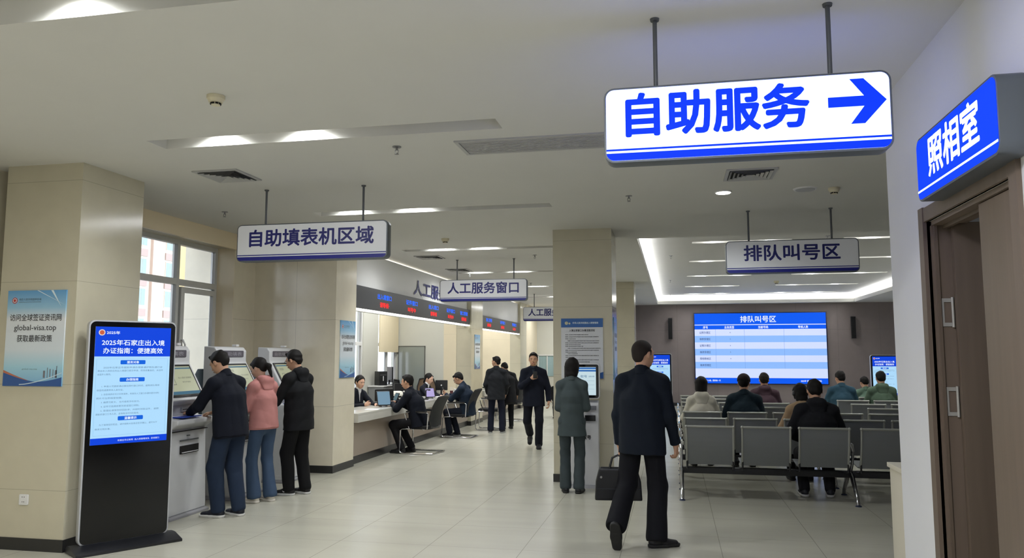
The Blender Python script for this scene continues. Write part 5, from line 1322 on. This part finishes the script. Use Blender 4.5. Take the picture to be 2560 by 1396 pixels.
# walking towards the camera
Lw, Rw = (-2.42, 13.45, 0), PI + .12
_, I = person('man in a dark jacket walking towards the camera down the aisle', Lw, Rw, H=1.68, h=.008, pelvis=(0, .02, .92), lean=1, bend=3, head=(0, 6),
              hands=((-.27, .05, .83), (.03, .24, 1.24)), poles=((-.5, -.9, 0), (1, -.3, -.9)), palms=((1, 0, 0), (-.2, -1, 0)), wrist_dirs=(None, (-.9, .1, .3)), curl=(40, 62),
              feet=((-.09, .04, .085, 4, 0), (.09, -.33, .23, 0, 48)), topc=NAVY, length=.17, bulk=1.2, botc=('midnight', (17, 19, 30)), flare=.008, shoec=('black leather', (26, 26, 30)), shirt=('dark teal knit', (38, 48, 58)), hair='short')
pw = world(Lw, Rw, (I['Wr'][1][0] - .07, I['Wr'][1][1] + .035, I['Wr'][1][2] + .06))
t = thing('mobile_phone', 'small dark phone held at the chest of the man walking down the aisle', 'phone', tuple(pw), Rw)
MB().prism(rrect(-.035, .035, -.06, .06, .008), 1, -.004, .004).build('phone_body', black, t, bevel=.002); bx(-.03, .03, -.0048, -.0042, -.05, .05).build('screen', blackgl, t)
# man standing at the counter, and the person beyond him
person('man in a dark quilted jacket standing in the aisle, seen from behind', (-3.66, 15.92, 0), .12, H=1.60, h=.009, pelvis=(0, 0, .93), lean=1, bend=4, head=(62, 4),
       hands=((-.20, .12, .86), (.20, .14, .86)), topc=('black quilt', (30, 32, 36)), length=.19, bulk=1.35, botc=('dark navy trousers', (22, 26, 42)), flare=.01, shoec=BLK, sole=(150, 150, 150), feet=((-.13, 0, .085, 10, 0), (.13, 0, .085, -10, 0)))
person('person in a long black coat half hidden behind the man in the quilted jacket', (-3.62, 16.85, 0), .5, H=1.52, h=.011, lean=14, bend=14, head=(20, 30), pelvis=(0, -.05, .92), topc=BLK, length=.30, bulk=1.5, botc=BLK, shoec=BLK)
person('small child in black standing by the white table far down the aisle', (-3.0, 20.0, 0), PI, H=.98, h=.014, lean=2, topc=BLK, botc=BLK, shoec=BLK, bulk=1.4, head=(0, 10))

# seated customers at the counter: thighs level, shins tucked back
SK = ((-.1, 1, .6), (.1, 1, .6))
person('man in navy seated at the near end of the counter, hands on the worktop', (-4.22, 12.36, 0), PI / 2 - .12, H=1.70, h=.008, pelvis=(0, -.06, .565), lean=12, bend=16, head=(4, 8), neck=2,
       hands=((-.08, .40, .82), (.08, .42, .83)), poles=((-.8, -.3, -.8), (.8, -.3, -.8)), palms=((.4, 0, -1), (-.4, 0, -1)), wrist_dirs=((.3, 1, .1), (-.2, 1, .1)), curl=(45, 45),
       feet=((-.10, .20, .09, 6, 0), (.12, .12, .09, -6, 0)), knee_poles=SK, topc=('dark navy', (13, 17, 29)), length=.13, bulk=1.15, botc=BLK, shoec=BLK)
L5, R5 = (-4.12, 14.98, 0), PI / 2 - .1
_, I = person('man in a dark blue jacket seated farther along the counter, looking at his phone', L5, R5, H=1.68, h=.009, pelvis=(0, -.10, .565), lean=6, bend=16, head=(4, 32), neck=14,
              hands=((-.03, .36, .84), (.06, .34, .83)), poles=((-.8, -.3, -.8), (.8, -.3, -.8)), palms=((.3, -.6, .6), (-.3, 0, 1)), wrist_dirs=((.2, .8, .5), (-.5, 1, .2)), curl=(55, 45),
              feet=((-.10, .25, .09, 6, 0), (.10, .16, .09, -6, 0)), knee_poles=SK, topc=('dark blue', (26, 38, 54)), length=.13, bulk=1.2, botc=('charcoal navy', (24, 28, 40)), shoec=BLK, sole=(190, 190, 188), hair='swept', glasses=True)
pw = world(L5, R5, (I['Wr'][0][0] + .02, I['Wr'][0][1] + .07, I['Wr'][0][2] + .085))
t = thing('mobile_phone', 'dark phone held up by the man seated farther along the counter', 'phone', tuple(pw), R5)
MB().prism(rrect(-.036, .036, -.07, .07, .008), 1, -.004, .004).xf(Matrix.Rotation(-.35, 4, 'X')).build('phone_body', black, t, bevel=.002)
# clerks
person('seated clerk in a black suit and white shirt at the near end of the counter', (-5.36, 12.6, 0), -PI / 2 - .45, H=1.62, h=.008, fem=True, pelvis=(0, -.06, .585), lean=4, bend=12, head=(-4, 14),
       hands=((-.10, .40, .82), (.14, .38, .82)), poles=((-.8, -.3, -.8), (.8, -.3, -.8)), palms=((.2, 0, -1), (-1, 0, -.2)), wrist_dirs=((.1, 1, 0), (.2, 1, .3)),
       feet=((-.10, .26, .09, 0, 0), (.10, .26, .09, 0, 0)), knee_poles=SK, topc=('clerk black', (26, 28, 38)), length=.08, bulk=.9, botc=BLK, shoec=BLK, hair='bun', shirt=('white cotton', (224, 224, 226)), collar=False, lapel=True)
person('seated clerk with tied-back hair in black, facing right, at the second service position', (-5.22, 15.95, 0), -PI / 2 - .15, H=1.60, h=.009, fem=True, pelvis=(0, -.08, .565), lean=6, bend=12, head=(-2, 18),
       hands=((-.10, .42, .81), (.10, .42, .81)), poles=((-.8, -.3, -.8), (.8, -.3, -.8)), palms=((.2, 0, -1), (-.2, 0, -1)),
       feet=((-.10, .26, .09, 0, 0), (.10, .26, .09, 0, 0)), knee_poles=SK, topc=('clerk black', (26, 28, 38)), length=.08, bulk=.9, botc=BLK, shoec=BLK, hair='tied', shirt=('white cotton', (224, 224, 226)), collar=False, lapel=True)


# people waiting on the benches
def waiting(label, x, row, tc, h=.010, **k):
    d = dict(H=1.68, pelvis=(0, 0, .555), lean=-2, bend=8, head=(0, 10), hands=((-.10, .26, .62), (.10, .28, .62)), poles=((-.9, -.2, -.6), (.9, -.2, -.6)), palms=((.3, 0, -1), (-.3, 0, -1)),
             feet=((-.12, .30, .09, 6, 0), (.12, .34, .09, -6, 0)), knee_poles=SK, topc=tc, length=.10, bulk=1.25, botc=BLK, shoec=BLK)
    d.update(k); person(label, (x, ROWY[row] + .145, 0), d.pop('rz', 0), h=h, group='people waiting on the benches', **d)


waiting('person in a black hooded jacket on the front bench, shoes visible beneath', 1.56, 0, ('black parka', (20, 21, 26)), .007, hood=True, H=1.74, bulk=1.6, lean=2, bend=12, head=(0, 16), shoec=('dark sneaker', (30, 32, 38)), sole=(190, 190, 188), feet=((-.13, .24, .09, 4, 0), (.15, .26, .09, -10, 0)))
waiting('person in a beige coat with dark headphones behind the one in the black jacket', 1.575, 1, ('beige wool', (168, 142, 112)), .008, H=1.62, earphones=True, head=(12, 22), collar=True, hair='bob', fem=True)
waiting('person in a cream hoodie with black bobbed hair at the left of the benches', .375, 2, ('cream fleece', (214, 210, 196)), .008, H=1.68, fem=True, hair='bob', hood=True, collar=False, bulk=1.9)
waiting('man in a dark teal jacket and a dark peaked cap', .965, 2, ('dark teal', (26, 42, 52)), .008, H=1.73, hair='cap', bulk=1.6, head=(-10, 12))
waiting('man in a maroon-brown jacket in front of the wall screen', 1.49, 4, ('maroon', (72, 54, 62)), H=1.70, hood=True, bulk=1.5)
waiting('man in a teal blue jacket with a light collar on the right-hand benches', 2.93, 5, ('teal blue', (46, 76, 92)), H=1.72, bulk=1.4, head=(18, 14))
waiting('person in a green hooded jacket at the far right of the benches', 3.60, 5, ('moss green', (84, 104, 86)), H=1.72, hood=True, bulk=1.4)
waiting('shorter dark-haired person in grey green beyond the one in the green hood', 3.58, 6, ('grey green', (92, 116, 100)), .012, H=1.56, head=(15, 20), bulk=1.3)
